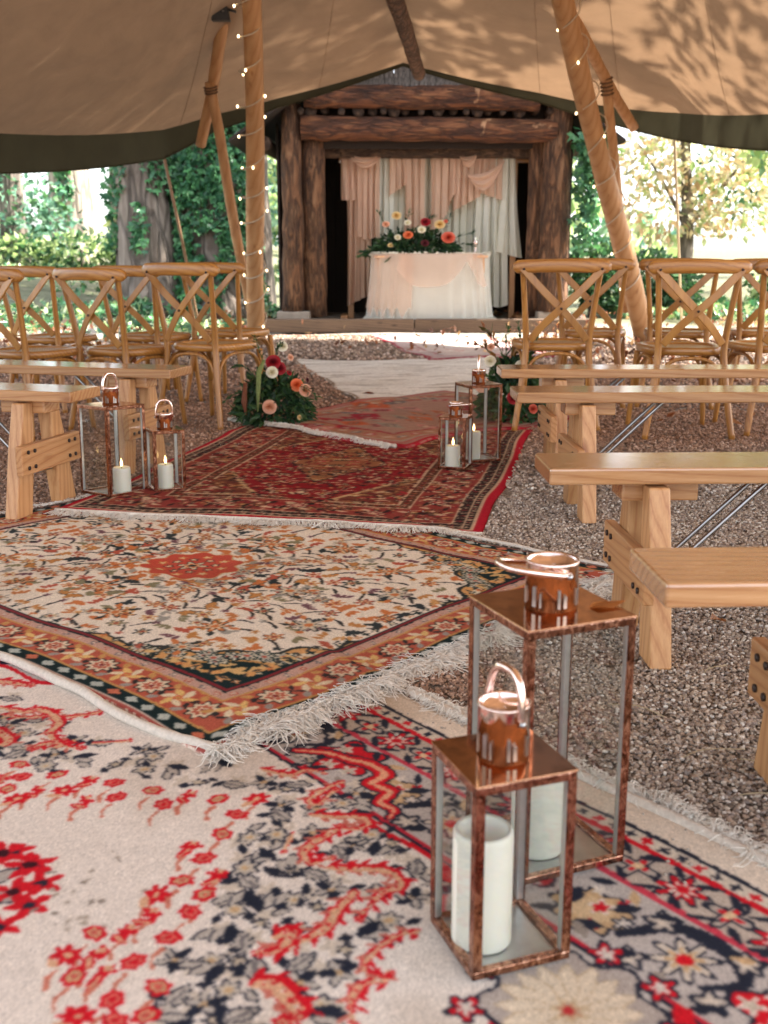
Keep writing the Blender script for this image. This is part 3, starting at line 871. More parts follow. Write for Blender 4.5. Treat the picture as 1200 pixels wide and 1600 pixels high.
# ------------------------------------------------------------------ rug B: ivory field with rust border
RUST = (176, 86, 66); GOLD = (190, 142, 82); GREEN = (18, 36, 38); IVORY = (224, 212, 194); ORANGE = (196, 116, 66); WINE = (122, 36, 42)
pb = Pat(FB.W, FB.L, 0.0038, IVORY, 15); pa_cur = pb; py = pb.py
pb.band(0, .009, (172, 84, 76)); pb.band(.009, .013, IVORY)
pb.band(.013, .052, GREEN); pb.band(.052, .060, GOLD)
pb.band(.060, .160, RUST); pb.band(.160, .168, GOLD)
pb.band(.168, .198, (188, 150, 134)); pb.band(.198, .204, GREEN); pb.band(.204, .214, WINE); pb.band(.214, .219, GREEN)
along_edges(.033, .062, lambda u, v, a, i: pb.flower(u, v, .0145, 4, (176, 184, 176) if i % 5 else (196, 110, 82), None, None, None, asp=1.45, ang=a + R(90), depth=.12))
along_edges(.183, .05, lambda u, v, a, i: pb.flower(u, v, .011, 4, (96, 92, 96) if i % 2 else RUST, (200, 180, 160), None, None, rot=i))
def bflower(u, v, a, i):
    if i % 2 == 0:
        pb.flower(u, v, .040, 9, (216, 198, 168), RUST, GOLD, (32, 30, 30), .005, rot=i, asp=1.0, depth=.16)
        pb.flower(u, v, .014, 5, (220, 206, 180), WINE, None, None)
    else:
        for q in range(6):
            b = a + q * 1.047 + .3
            pb.leaf(u + .027 * math.cos(b), v + .027 * math.sin(b), .045, .0095, b + .5, (214, 178, 110) if q % 2 else (216, 200, 168))
        pb.flower(u, v, .013, 5, (206, 110, 70), GOLD, None, None)
    c, s_ = math.cos(a), math.sin(a)
    for q in (-1, 1):
        x, y = u + .047 * c - q * .036 * s_, v + .047 * s_ + q * .036 * c
        pb.leaf(x, y, .035, .009, a + q * .8, (150, 142, 134) if q > 0 else GOLD)
        x, y = u + .047 * c - q * .012 * s_, v + .047 * s_ + q * .012 * c
        pb.leaf(x, y, .028, .006, a - q * .9, (44, 40, 40))
along_edges(.110, .094, bflower)
cu, cv = FB.W / 2, FB.L / 2
fu = np.abs(pb.U - cu) / (cu - .219); fv = np.abs(pb.Vv - cv) / (cv - .219)
fieldm = pb.D > .219
th = np.arctan2(fv, fu)
f = fu ** 2.6 + fv ** 2.6 + .05 * np.cos(th * 30) + pb.N * 2
for lim, colr in ((1.08, (200, 150, 92)), (1.20, (206, 192, 164)), (1.30, GREEN)):
    m = fieldm & (f > lim); pb.c[m] = np.array(colr) / 255.0
m = fieldm & (np.abs(f - 1.07) < .022); pb.c[m] = np.array((44, 48, 46)) / 255.0
m = fieldm & (np.abs(f - 1.30) < .025); pb.c[m] = np.array(GOLD) / 255.0
def quad(u, v):
    return [(cu + u, cv + v), (cu - u, cv + v), (cu + u, cv - v), (cu - u, cv - v)]
for i in range(64):
    a = py.uniform(.55, 1.05); e = py.uniform(1.2, 1.7)
    t_ = py.uniform(.45, 1.12); e = py.uniform(1.33, 1.75) if i % 3 else py.uniform(1.1, 1.3)
    u = min(cu - .245, (cu - .219) * (e ** .385) * math.cos(t_) ** .77); v = min(cv - .245, (cv - .219) * (e ** .385) * math.sin(t_) ** .77)
    for (x, y) in quad(u, v):
        if i % 3 == 0: pb.flower(x, y, .026, 7, (206, 196, 172), (150, 150, 146), RUST, GREEN, .006, rot=i)
        elif i % 3 == 1: pb.leaf(x, y, .05, .011, i, (206, 168, 110))
        else: pb.leaf(x, y, .045, .010, i * 1.4, GREEN if e < 1.3 else (204, 150, 90))
# row of dark sprigs along the field edge
for side in range(2):
    n = 34
    for i in range(n):
        g = (i + .5) / n
        if side == 0: u, v = (cu - .235), (g * 2 - 1) * (cv - .24)
        else: u, v = (g * 2 - 1) * (cu - .24), cv - .235
        for (x, y) in ((cu + u, cv + v), (cu - u, cv - v)):
            pb.flower(x, y, .013, 4, GREEN if i % 3 else ORANGE, (200, 186, 156) if i % 2 else None, None, None, rot=i)
            dx, dy = (.016 if x < cu else -.016, .006) if side == 0 else (.006, .016 if y < cv else -.016)
            pb.leaf(x + dx, y + dy, .03, .0045, i * 1.1, (64, 60, 58))
PALB = [ORANGE, (200, 150, 92), RUST, (186, 128, 70), (150, 146, 136), (128, 122, 92), (110, 74, 82), (44, 52, 54), ORANGE, (190, 120, 70)]
def sprig(x, y, k, i, ang):
    c1 = PALB[k]
    tp = i % 4
    if tp == 0:
        pb.flower(x, y, .027, 6, c1, (214, 184, 140), (150, 70, 54), (70, 62, 56) if i % 8 == 0 else None, .0035, rot=i, depth=.3)
    elif tp == 1:
        pb.leaf(x, y, .056, .013, ang, c1, (80, 70, 60) if i % 3 == 0 else None, .003, .25)
        pb.leaf(x + .02 * math.cos(ang + 1), y + .02 * math.sin(ang + 1), .034, .008, ang + 1.1, c1)
    elif tp == 2:
        for q in (-1, 0, 1):
            pb.leaf(x + .016 * q * math.cos(ang), y + .016 * q * math.sin(ang), .034, .0075, ang + 1.3 + q * .45, c1)
    else:
        pb.stroke([(x - .035 * math.cos(ang), y - .035 * math.sin(ang)), (x + .008, y), (x + .035 * math.cos(ang), y + .035 * math.sin(ang))], .005, .003, (52, 50, 48), None)
        pb.flower(x + .03 * math.cos(ang), y + .03 * math.sin(ang), .014, 5, c1, None, None, None, rot=i, depth=.35)
placed = []
tries = 0
while len(placed) < 165 and tries < 6000:
    tries += 1
    u, v = py.uniform(0, cu - .25), py.uniform(0, cv - .25)
    d = math.hypot(u / .62, v / .84)
    if (u / (cu - .219)) ** 2.6 + (v / (cv - .219)) ** 2.6 > .98: continue
    if py.random() > 1.15 - 0.72 * d: continue
    if math.hypot(u, v) < .17: continue
    mind = .026 + .022 * d
    if any((u - a) ** 2 + (v - b) ** 2 < mind * mind for a, b in placed): continue
    placed.append((u, v))
for i, (u, v) in enumerate(placed):
    k = py.randrange(len(PALB)); a = py.uniform(0, 6.28)
    for q, (x, y) in enumerate(quad(u, v)):
        sprig(x, y, k, i, a if q in (0,) else (math.pi - a if q == 1 else (-a if q == 2 else math.pi + a)))
for i, (u, v, rr) in enumerate([(.34, .5, .042), (.17, .66, .046), (.44, .22, .04), (.0, .42, .05), (.33, .0, .05), (.5, .56, .034)]):
    for (x, y) in quad(u, v):
        pb.flower(x, y, rr, 7, (180, 170, 154) if i % 2 else ORANGE, (206, 190, 160), ORANGE, (40, 46, 46), .006, rot=i, depth=.3)
        for q in range(5):
            b = q * 1.257 + i
            pb.leaf(x + rr * 1.3 * math.cos(b), y + rr * 1.3 * math.sin(b), .036, .009, b, (48, 52, 50) if q % 2 else ORANGE)
for k in range(18):
    b = k * 2 * math.pi / 18
    pb.leaf(cu + .185 * math.cos(b), cv + .185 * math.sin(b), .05, .012, b + 1.2, ORANGE if k % 2 else (160, 152, 138))
pb.flower(cu, cv, .155, 10, (190, 78, 60), None, None, (204, 160, 110), .006, depth=.08)
for k in range(16):
    b = k * .3927; rr = .10 if k % 2 else .07
    pb.flower(cu + rr * math.cos(b), cv + rr * math.sin(b), .018, 5, (206, 150, 84) if k % 2 else (70, 56, 52), (216, 190, 150), None, None, rot=k)
pb.flower(cu, cv, .045, 6, (206, 190, 160), ORANGE, (44, 44, 44), (60, 54, 50), .006)
rugB = rug_mesh('rug', 'B', FB, pb, pb.finish(0.20, 0.35), (212, 200, 182), edge_wave=0.02)
tag(rugB, 'ivory rug with a rust floral border and dark green outer band lying across the aisle', 'rug', 'persian rugs laid along the aisle')

# ------------------------------------------------------------------ rug C: crimson
CRIM = (136, 24, 32); BLACKC = (40, 28, 28); CREAMC = (206, 176, 144); TANC = (158, 112, 72)
pc = Pat(FC.W, FC.L, 0.0062, CRIM, 25); pa_cur = pc; py = pc.py
pc.band(0, .036, (176, 20, 40)); pc.band(.036, .046, CREAMC)
pc.band(.046, .112, BLACKC); pc.band(.072, .080, CREAMC); pc.band(.112, .122, CREAMC)
pc.band(.122, .300, (140, 58, 50)); pc.band(.300, .310, CREAMC); pc.band(.310, .352, (84, 48, 36)); pc.band(.352, .362, CREAMC)
along_edges(.060, .034, lambda u, v, a, i: pc.flower(u, v, .011, 4, CREAMC, CRIM if i % 2 else None, None, None, rot=i))
along_edges(.096, .040, lambda u, v, a, i: pc.flower(u, v, .013, 5, CREAMC if i % 2 else (170, 60, 56), BLACKC, None, None, rot=i))
along_edges(.331, .042, lambda u, v, a, i: pc.flower(u, v, .015, 4, CREAMC if i % 2 else TANC, CRIM, None, None, rot=i))
cu3, cv3 = FC.W / 2, FC.L / 2
f = np.abs(pc.U - cu3) / (cu3 - .36) + np.abs(pc.Vv - cv3) / (cv3 - .36)
fm = pc.D > .362
m = fm & (f > 1.32 + pc.N * 3); pc.c[m] = np.array((112, 60, 44)) / 255.0
m = fm & (np.abs(f - 1.32) < .03); pc.c[m] = np.array((190, 160, 118)) / 255.0
m = fm & (f < .52 + pc.N * 3); pc.c[m] = np.array((150, 96, 64)) / 255.0
m = fm & (np.abs(f - .53) < .02); pc.c[m] = np.array(BLACKC) / 255.0
for i in range(1050):
    u, v = py.uniform(0, cu3 - .13), py.uniform(0, cv3 - .13)
    inborder = (u > cu3 - .30 or v > cv3 - .30)
    if (cu3 - .36 < u < cu3 - .29) or (cv3 - .36 < v < cv3 - .29): continue
    pal = [CREAMC, TANC, (190, 140, 88), BLACKC, (164, 40, 48), (206, 180, 140), (92, 34, 36), CRIM]
    k = pal[py.randrange(8)]; r = py.uniform(.009, .020); a = py.uniform(0, 6.28); tp = py.randrange(3)
    for (x, y) in ((cu3 + u, cv3 + v), (cu3 - u, cv3 + v), (cu3 + u, cv3 - v), (cu3 - u, cv3 - v)):
        if tp == 0: pc.flower(x, y, r, 5, k, pal[(i + 3) % 8], None, BLACKC if i % 2 else None, .004, rot=a, depth=.3)
        elif tp == 1: pc.leaf(x, y, r * 2.6, r * .5, a, k, BLACKC if i % 3 == 0 else None, .003)
        else:
            pc.stroke([(x - r * 1.6, y - r * .4), (x, y + r * .6), (x + r * 1.5, y)], r * .3, r * .25, k, None)
def cmain(u, v, a, i):
    pc.flower(u, v, .045 if i % 2 else .03, 8, CREAMC if i % 2 else TANC, (150, 40, 46), CREAMC, BLACKC, .007, rot=i)
    for q in range(4):
        b = q * 1.57 + .7
        pc.leaf(u + .058 * math.cos(b), v + .058 * math.sin(b), .05, .010, b + .6, CREAMC if q % 2 else BLACKC)
along_edges(.211, .14, cmain)
rugC = rug_mesh('rug', 'C', FC, pc, pc.finish(0.16, 0.25, f=2.2), (170, 14, 34), thick=0.013, edge_wave=0.015)
tag(rugC, 'crimson rug with dense cream and black floral pattern and bright red side binding', 'rug', 'persian rugs laid along the aisle')

# ------------------------------------------------------------------ rugs D, E, F further up the aisle
pd = Pat(FD.W, FD.L, 0.012, (166, 128, 112), 35); pa_cur = pd; py = pd.py
pd.band(0, .03, (170, 30, 44)); pd.band(.05, .075, (178, 90, 84)); pd.band(.075, .1, (164, 146, 130))
pd.band(.1, .22, (170, 118, 92)); pd.band(.22, .24, (150, 40, 50))
for i in range(60):
    u, v = py.uniform(.1, FD.W - .1), py.uniform(.1, FD.L - .1)
    c = [(176, 44, 58), (190, 92, 58), (108, 108, 110), (198, 130, 120), (150, 140, 126), (196, 104, 66), (164, 36, 54)][i % 7]
    w, h = py.uniform(.04, .13), py.uniform(.03, .08)
    k = pd.sl(u - w, u + w, v - h, v + h)
    if k: pd.put(k, (np.abs(pd.U[k] - u) / w + np.abs(pd.Vv[k] - v) / h) + pd.N[k] * 12 < 1.15, c)
    pd.flower(u, v, .03, 4, (200, 176, 150), c, None, (90, 60, 56), .01)
along_edges(.16, .11, lambda u, v, a, i: pd.flower(u, v, .04, 4, [(108, 104, 104), (176, 50, 56), (196, 150, 120)][i % 3], (190, 170, 150), None, None))
rugD = rug_mesh('rug', 'D', FD, pd, pd.finish(0.35, 0.3, f=3), (170, 24, 40), edge_wave=0.05)
tag(rugD, 'small faded pink and rust rug with a white fringe between the two floor flower arrangements', 'rug', 'persian rugs laid along the aisle')
pe = Pat(FE.W, FE.L, 0.016, (226, 221, 212), 45); pa_cur = pe; py = pe.py
pe.band(0, .02, (120, 92, 66))
for i in range(260):
    u, v = py.uniform(.03, FE.W), py.uniform(.03, FE.L)
    pe.leaf(u, v, py.uniform(.1, .5), py.uniform(.008, .02), py.uniform(-.2, .2), (176, 166, 154) if i % 3 else (236, 232, 226))
rugE = rug_mesh('rug', 'E', FE, pe, pe.finish(0.2, 0.25, f=2), (120, 92, 66), edge_wave=0.04)
tag(rugE, 'plain pale grey and cream rug in the middle of the aisle', 'rug', 'persian rugs laid along the aisle')
pf = Pat(FF.W, FF.L, 0.018, (190, 170, 160), 55); pa_cur = pf; py = pf.py
pf.band(0, .035, (150, 26, 40)); pf.band(.035, .2, (176, 150, 144)); pf.band(.2, .22, (150, 70, 76))
for i in range(70):
    u, v = py.uniform(.1, FF.W - .1), py.uniform(.1, FF.L - .1)
    pf.flower(u, v, py.uniform(.03, .07), 5, [(178, 110, 104), (140, 136, 132), (204, 190, 176), (170, 76, 80)][i % 4], (206, 194, 180), None, None, rot=i)
rugF = rug_mesh('rug', 'F', FF, pf, pf.finish(0.7, 0.3, f=3), (150, 22, 36), thick=0.02, edge_wave=0.04)
tag(rugF, 'faded pink rug with a dark red edge nearest the altar table', 'rug', 'persian rugs laid along the aisle')

def fringe(parent, key, fr, edge, length, n, curl, rad=0.0016, clump=1, a0=0.0, a1=1.0, seed=3, lift=0.004, off=0.0):
    """edge is 'u0', 'u1', 'v0' or 'v1': strands leave that side of the rug"""
    rr = random.Random(seed); mb = MB()
    for i in range(n):
        f = a0 + (a1 - a0) * (i + rr.random() * .8) / n
        if edge == 'v0': p = (f * fr.W, -off); d = (0, -1)
        elif edge == 'v1': p = (f * fr.W, fr.L + off); d = (0, 1)
        elif edge == 'u0': p = (-off, f * fr.L); d = (-1, 0)
        else: p = (fr.W + off, f * fr.L); d = (1, 0)
        base_ang = math.atan2(d[1], d[0]) + rr.gauss(0, .25) * curl + .5 * curl * math.sin(f * 23)
        for c in range(clump):
            ang = base_ang + rr.gauss(0, .18)
            u, v = p[0] + rr.uniform(-.002, .002), p[1] + rr.uniform(-.002, .002)
            pts = []
            ln = length * rr.uniform(.6, 1.15) * (1 + .28 * math.sin(f * 41 + seed) + .15 * math.sin(f * 97)); k = 5; bend = rr.gauss(0, .5) * curl; h0 = rr.uniform(0, lift)
            for q in range(k + 1):
                g = q / k
                x, y = fr.world(u, v)
                z = float(rug_z(key, x, y)) - 0.004 + h0 * math.sin(math.pi * min(1, g * 1.2)) * 2 - 0.006 * g + rr.uniform(0, .003)
                pts.append((x, y, max(z, 0.004)))
                ang += bend / k * 1.6 + rr.gauss(0, .12) * curl
                u += math.cos(ang) * ln / k; v += math.sin(ang) * ln / k
            mb.tube(pts, [rad] * k + [rad * .5], 3, False)
    o = mb.build('fringe', M['fringe'], parent, True)
    o['kind'] = 'stuff'
    return o
def selvage(parent, key, fr, edge, rad=0.012, wave=0.0, a0=0., a1=1., flat=1.0, name='selvage', mat=None):
    mb = MB(); pts = []; n = 90
    for i in range(n + 1):
        f = a0 + (a1 - a0) * i / n
        wv = vnoise(np.array([f * 9.0]), np.array([4.0]), 91)[0] * wave
        if edge == 'u0': u, v = -rad * .6 + wv, f * fr.L
        elif edge == 'u1': u, v = fr.W + rad * .6 + wv, f * fr.L
        elif edge == 'v0': u, v = f * fr.W, -rad * .6 + wv
        else: u, v = f * fr.W, fr.L + rad * .6 + wv
        x, y = fr.world(u, v)
        pts.append((x, y, float(rug_z(key, x, y)) - rad * .55 + 0.003 + abs(wv) * .2))
    mb.tube(pts, rad, 10, True, .10, 5)
    return mb.build(name, mat or M['selvage'], parent, True)

selvage(rugB, 'B', FB, 'u0', 0.0105, 0.016)
fringe(rugB, 'B', FB, 'v0', .078, 300, 3.2, .0011, 12, seed=4, lift=.009)
selvage(rugB, 'B', FB, 'u1', 0.006, 0.01)
selvage(rugA, 'A', FA, 'u0', 0.012, 0.006, .44, 1.0)
fringe(rugA, 'A', FA, 'u0', .055, 240, 2.4, .0010, 11, .435, 1.0, 5, .010, .012)
fringe(rugC, 'C', FC, 'v0', .055, 460, .5, .0017, 2, seed=6, lift=.004)
selvage(rugC, 'C', FC, 'v0', 0.006, 0.004)
fringe(rugB, 'B', FB, 'v1', .05, 300, .8, .0018, 2, seed=9, lift=.006)
selvage(rugD, 'D', FD, 'v0', 0.011, 0.02)
fringe(rugD, 'D', FD, 'v0', .04, 220, 1.2, .002, 3, seed=8, lift=.01)

# ------------------------------------------------------------------ gravel pebbles (uncountable)
def pebbles(name, spec, seed):
    g = np.random.default_rng(seed)
    ico = bmesh.new(); bmesh.ops.create_icosphere(ico, subdivisions=1, radius=1.0)
    iv = np.array([v.co[:] for v in ico.verts]); iff = np.array([[v.index for v in f.verts] for f in ico.faces]); ico.free()
    P = []; S = []
    for (x0, x1, y0, y1, dens, s0, s1) in spec:
        n = int((x1 - x0) * (y1 - y0) * dens)
        x = g.uniform(x0, x1, n); y = g.uniform(y0, y1, n)
        # keep what lies within sight or close to it, and clear of the rugs
        keep = np.abs(x) < 0.40 * y + 0.55
        for fr in (FA, FB, FC, FD, FE, FF): keep &= fr.inside(x, y, 0.004) < 0.5
        x, y = x[keep], y[keep]
        P.append(np.stack([x, y], 1)); S.append(g.uniform(s0, s1, len(x)))
    P = np.concatenate(P); S = np.concatenate(S); n = len(P)
    sc = S[:, None] * g.uniform(.65, 1.25, (n, 3)) * np.array([1, 1, .72])
    a = g.uniform(0, 6.283, n); tl = g.normal(0, .35, n)
    L = iv[None] * (1 + g.uniform(-.22, .22, (n, len(iv), 1))) * sc[:, None, :]
    y2 = L[..., 1] * np.cos(tl)[:, None] - L[..., 2] * np.sin(tl)[:, None]
    z2 = L[..., 1] * np.sin(tl)[:, None] + L[..., 2] * np.cos(tl)[:, None]
    xw = L[..., 0] * np.cos(a)[:, None] - y2 * np.sin(a)[:, None] + P[:, 0:1]
    yw = L[..., 0] * np.sin(a)[:, None] + y2 * np.cos(a)[:, None] + P[:, 1:2]
    zw = z2 + (ground_z(P[:, 0], P[:, 1]) + S * g.uniform(-.1, .55, n))[:, None]
    V = np.stack([xw, yw, zw], -1).reshape(-1, 3)
    F = (iff[None] + (np.arange(n) * len(iv))[:, None, None]).reshape(-1, 3)
    pal = np.array([s8(168,152,134), s8(146,130,114), s8(122,106,92), s8(194,182,166), s8(158,138,120), s8(212,204,194), s8(138,126,118), s8(132,116,104), s8(176,160,144), s8(164,150,138)])
    patch = vnoise(P[:, 0] * 1.3, P[:, 1] * 1.3, 44)
    c = pal[g.integers(0, len(pal), n)] * g.uniform(.9, 1.3, (n, 1))
    brown = np.array(s8(88, 63, 45))
    w = np.clip(patch * 1.1 - .35, 0, .55)[:, None]
    w = np.maximum(w, sstep(4.2, 5.8, P[:, 1])[:, None] * .62 * (1 - .5 * sstep(8.5, 10, P[:, 1])[:, None])); w = np.maximum(w, (sstep(-.4, -.8, P[:, 0]) * (P[:, 1] < 5.8))[:, None] * .5)
    c = c * (1 - w) + c * brown / .1 * w * .8
    o = np_mesh(name, V, F, M['pebble'], None, np.repeat(np.clip(c, 0, .8), len(iv), 0), smooth=False)
    o['kind'] = 'stuff'
    return o
pebbles('gravel', [(.05, 2.2, 1.2, 2.6, 23000, .0024, .0056), (.2, 2.2, 2.6, 4.2, 14500, .0034, .0062), (.5, 3.2, 4.2, 6.6, 5200, .0052, .0085),
                   (-2.6, -.6, 3.6, 5.2, 6500, .0048, .0075), (-3.0, -.4, 5.2, 7.2, 3600, .006, .010), (-5, 5, 6.6, 9.2, 1300, .007, .013), (-5, 5, 9.2, 12.6, 500, .009, .018)], 3)

g = np.random.default_rng(12); P = []
for (fr, key, u0, u1, v0, v1, n) in ((FA, 'A', -.02, .16, 1.35, 2.8, 70), (FC, 'C', 1.25, 1.57, .02, 1.9, 60), (FB, 'B', 1.45, 1.64, .0, .6, 25), (FC, 'C', 0, .2, .1, 1.6, 30)):
    u = g.uniform(u0, u1, n); v = g.uniform(v0, v1, n); x, y = fr.world(u, v)
    P += [(a, b, float(rug_z(key, a, b))) for a, b in zip(x, y)]
mb = MB(); rr = random.Random(3)
for (x, y, z) in P:
    r_ = rr.uniform(.0025, .0048); a = rr.uniform(0, 6)
    vs_ = [(x + r_ * math.cos(a + k * 1.2566) * rr.uniform(.8, 1.2), y + r_ * math.sin(a + k * 1.2566) * rr.uniform(.8, 1.2), z + r_ * .3) for k in range(5)] + [(x, y, z + r_ * 1.1), (x, y, z - r_ * .5)]
    mb.add(vs_, [(k, (k + 1) % 5, 5) for k in range(5)] + [((k + 1) % 5, k, 6) for k in range(5)])
sg_ = mb.build('stray_gravel', mat_plain('stray stone', (.33, .28, .23), .85, 0, .4, 60, 0)); sg_['kind'] = 'stuff'

# ------------------------------------------------------------------ tent: one big canvas with a ring of valance
TOP = Vector((0.35, 5.4, 6.6))
HEM = [  # (x, y, z of the canvas edge, drop of the valance)
    (0.20, 12.25, 2.85, .03), (-1.10, 11.95, 2.46, .09), (-1.72, 11.75, 2.28, .16), (-2.19, 11.5, 2.11, .27), (-3.07, 9.0, 1.83, .30), (-4.3, 6.2, 2.1, .28), (-5.2, 3.0, 2.7, .22),
    (-5.0, 0.0, 3.1, .2), (-3.6, -1.2, 3.5, .14), (-1.6, -1.8, 4.0, .08), (0.4, -2.0, 4.3, .05), (2.4, -1.8, 4.0, .08),  # back and side hem, out of view, raised to let more skylight in
    (4.6, -1.2, 3.5, .14), (6.0, 0.0, 3.1, .2), (6.3, 3.0, 2.8, .22), (5.0, 6.2, 2.2, .28), (3.35, 9.5, 2.04, .30), (2.88, 11.5, 2.27, .25), (2.30, 11.8, 2.36, .16), (1.60, 12.0, 2.52, .09)]
def hem_points(sub):
    """straight-ish between the tie points, with a soft sag"""
    out = []
    n = len(HEM)
    for i in range(n):
        a, b = HEM[i], HEM[(i + 1) % n]
        for k in range(sub):
            f = k / sub
            p = [a[j] + (b[j] - a[j]) * f for j in range(4)]
            ln = math.dist(a[:3], b[:3])
            p[2] -= 0.012 * ln * math.sin(math.pi * f)
            out.append(p)
    return out
HP = hem_points(6)
NR = 26
vs, nseg = [], len(HP)
for i, (x, y, z, d) in enumerate(HP):
    e = Vector((x, y, z)); up = TOP + Vector((0.35 * math.cos(2 * math.pi * i / nseg + R(90)), 0.35 * math.sin(2 * math.pi * i / nseg + R(90)), 0))
    for k in range(NR + 1):
        f = (k / NR) ** 1.35
        p = e.lerp(up, f)
        p.z -= (0.62 * 4 * f * (1 - f)) * (1 - .35 * f)
        p += Vector((0, 0, 0.018 * vnoise(np.array([i * .37]), np.array([k * .5]), 61)[0])) * (4 * f * (1 - f))
        vs.append(tuple(p))
fs = []
for i in range(nseg):
    j = (i + 1) % nseg
    for k in range(NR):
        fs.append((i * (NR + 1) + k, j * (NR + 1) + k, j * (NR + 1) + k + 1, i * (NR + 1) + k + 1))
tent = empty('tipi_tent', (0.35, 5.4, 0))
tag(tent, 'large tan canvas tipi tent stretched over the aisle with an olive green hem', 'tent')
def tent_part(name, mb_or_vs, fs=None, mat=None, smooth=True):
    if fs is not None:
        mb = MB(); mb.add([(x - .35, y - 5.4, z) for x, y, z in mb_or_vs], fs)
    else:
        mb = mb_or_vs; mb.v = [(x - .35, y - 5.4, z) for x, y, z in mb.v]
    return mb.build(name, mat, tent, smooth)
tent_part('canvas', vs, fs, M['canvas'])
# valance: hangs from the edge, slightly inward at the bottom, with a rolled hem
vv, vf = [], []
K = 5
for i, (x, y, z, d) in enumerate(HP):
    c = Vector((.35 - x, 5.4 - y, 0)).normalized()
    for k in range(K + 1):
        f = k / K
        wv = 0.012 * math.sin(i * 1.7 + f * 3) * (d / .3)
        vv.append((x + c.x * (.004 + wv * f), y + c.y * (.004 + wv * f), z - d * f))
for i in range(nseg):
    j = (i + 1) % nseg
    for k in range(K):
        vf.append((i * (K + 1) + k, i * (K + 1) + k + 1, j * (K + 1) + k + 1, j * (K + 1) + k))
va = tent_part('valance', vv, vf, M['valance'])
mb = MB()
pts = [(vv[i * (K + 1) + K]) for i in range(nseg)]; pts.append(pts[0])
mb.tube(pts, .008, 6, False)
tent_part('hem_cord', mb, mat=M['valance'])
# seams of the canvas
for i in (4, 16, 27, 99, 107, 114):
    mb = MB()
    pts = [Vector(vs[i * (NR + 1) + k]) - Vector((0, 0, .001)) for k in range(0, NR - 2)]
    mb.tube(pts, .0022, 5)
    tent_part('seam', mb, mat=M['canvas'])
# guy ropes at the two front corners
mb = MB(); mb.tube([(-2.19, 11.5, 1.86), (-2.14, 12.1, 1.0), (-2.10, 12.5, .30), (-2.08, 12.7, 0.02)], .016, 6); tent_part('guy_strap', mb, mat=M['strap'])
mb = MB(); mb.tube([(2.88, 11.5, 2.03), (3.25, 12.6, 1.2), (3.62, 13.7, .35), (3.76, 14.1, 0.02)], .014, 6); tent_part('guy_rope', mb, mat=M['rope'])

def pole(name, base, top, r0, r1, mat, label, cat='pole', group=None, bend=.03, seed=1):
    rr = random.Random(seed)
    b, t_ = Vector(base), Vector(top); n = 14
    side = (t_ - b).cross(Vector((0, 1, 0))).normalized()
    pts = []; rad = []
    for i in range(n + 1):
        f = i / n
        p = b.lerp(t_, f) + side * (bend * math.sin(f * 5.1 + seed) * min(1, f * 4) * min(1, (1 - f) * 4))
        pts.append(p - b); rad.append((r0 + (r1 - r0) * f) * rr.uniform(.95, 1.05))
    mb = MB(); mb.tube(pts, rad, 14)
    o = mb.build(name, mat, None, True)
    o.location = base
    return tag(o, label, cat, group)
LB, LT_ = Vector((-1.30, 11.4, 0)), Vector((-0.90, 8.0, 5.6))
RB, RT_ = Vector((2.68, 11.4, 0)), Vector((0.44, 8.55, 5.7))
def along(a, b, z): return a.lerp(b, (z - a.z) / (b.z - a.z))
lp = pole('tent_pole', LB, along(LB, LT_, 4.3), .088, .072, M['pole'], 'thick peeled tent pole wrapped in warm fairy lights left of the altar', group='main tent poles', seed=2)
rp = pole('tent_pole', RB, along(RB, RT_, 4.3), .098, .086, M['pole'], 'thick leaning tent pole with a light string on the right behind the chairs', group='main tent poles', seed=5)
# eaves spars and props, lashed near the main poles
sl0, sl1 = Vector((-1.36, 10.25, 2.98)), Vector((-1.74, 11.0, 1.92))
spar = pole('eaves_spar', sl1, sl0 + (sl0 - sl1) * .12, .05, .058, M['pole'], 'short diagonal spar from the left lit pole down to the olive hem', group='eaves spars', seed=3, bend=.012)
pr0, pr1 = Vector((-1.335, 11.28, .36)), sl0.lerp(sl1, .56) + Vector((0, -.06, 0))
prop = pole('prop_pole', pr0, pr1 + (pr1 - pr0) * .02, .052, .045, M['pole'], 'thin prop pole slanting up beside the left lit pole to the spar', group='prop poles', seed=6, bend=.012)
sr0, sr1 = Vector((1.52, 10.35, 3.10)), Vector((2.42, 11.25, 2.10))
spar2 = pole('eaves_spar', sr1, sr0 + (sr0 - sr1) * .12, .05, .058, M['pole'], 'diagonal spar behind the right leaning pole reaching the hem', group='eaves spars', seed=7, bend=.012)
pq0, pq1 = Vector((2.50, 11.55, .34)), sr0.lerp(sr1, .60)
prop2 = pole('prop_pole', pq0, pq1, .052, .045, M['pole'], 'prop pole mostly hidden behind the right leaning pole', group='prop poles', seed=8, bend=.012)
for (par, p, q) in ((prop, pr1, pr1 + (pr0 - pr1) * .07), (prop2, pq1, pq1 + (pq0 - pq1) * .09)):
    mb = MB()
    for k in range(3 if par is prop else 5):
        c = p.lerp(q, k / 6) - par.location
        d = (q - p).normalized(); u = d.orthogonal().normalized(); w = d.cross(u)
        mb.tube([c + (u * math.cos(a) + w * math.sin(a)) * .058 for a in [i * .7854 for i in range(9)]], .008, 5, False)
    mb.build('lashing', M['lash'], par, True)
ridge = pole('ridge_pole', Vector((0.36, 12.05, 2.71)), Vector((-0.05, 9.6, 3.30)), .068, .085, M['pole_dark'], 'dark ridge pole poking out under the peak of the tent opening', seed=9, bend=.008)
mb = MB(); mb.lathe([(0.0, -.012), (.062, -.012), (.066, 0), (.0, .001)], 14)
capo = mb.build('cut_end', M['pole'], ridge, True)
capo.rotation_euler = (Vector((0.36, 12.05, 2.71)) - Vector((-0.05, 9.6, 3.30))).to_track_quat('Z', 'Y').to_euler()
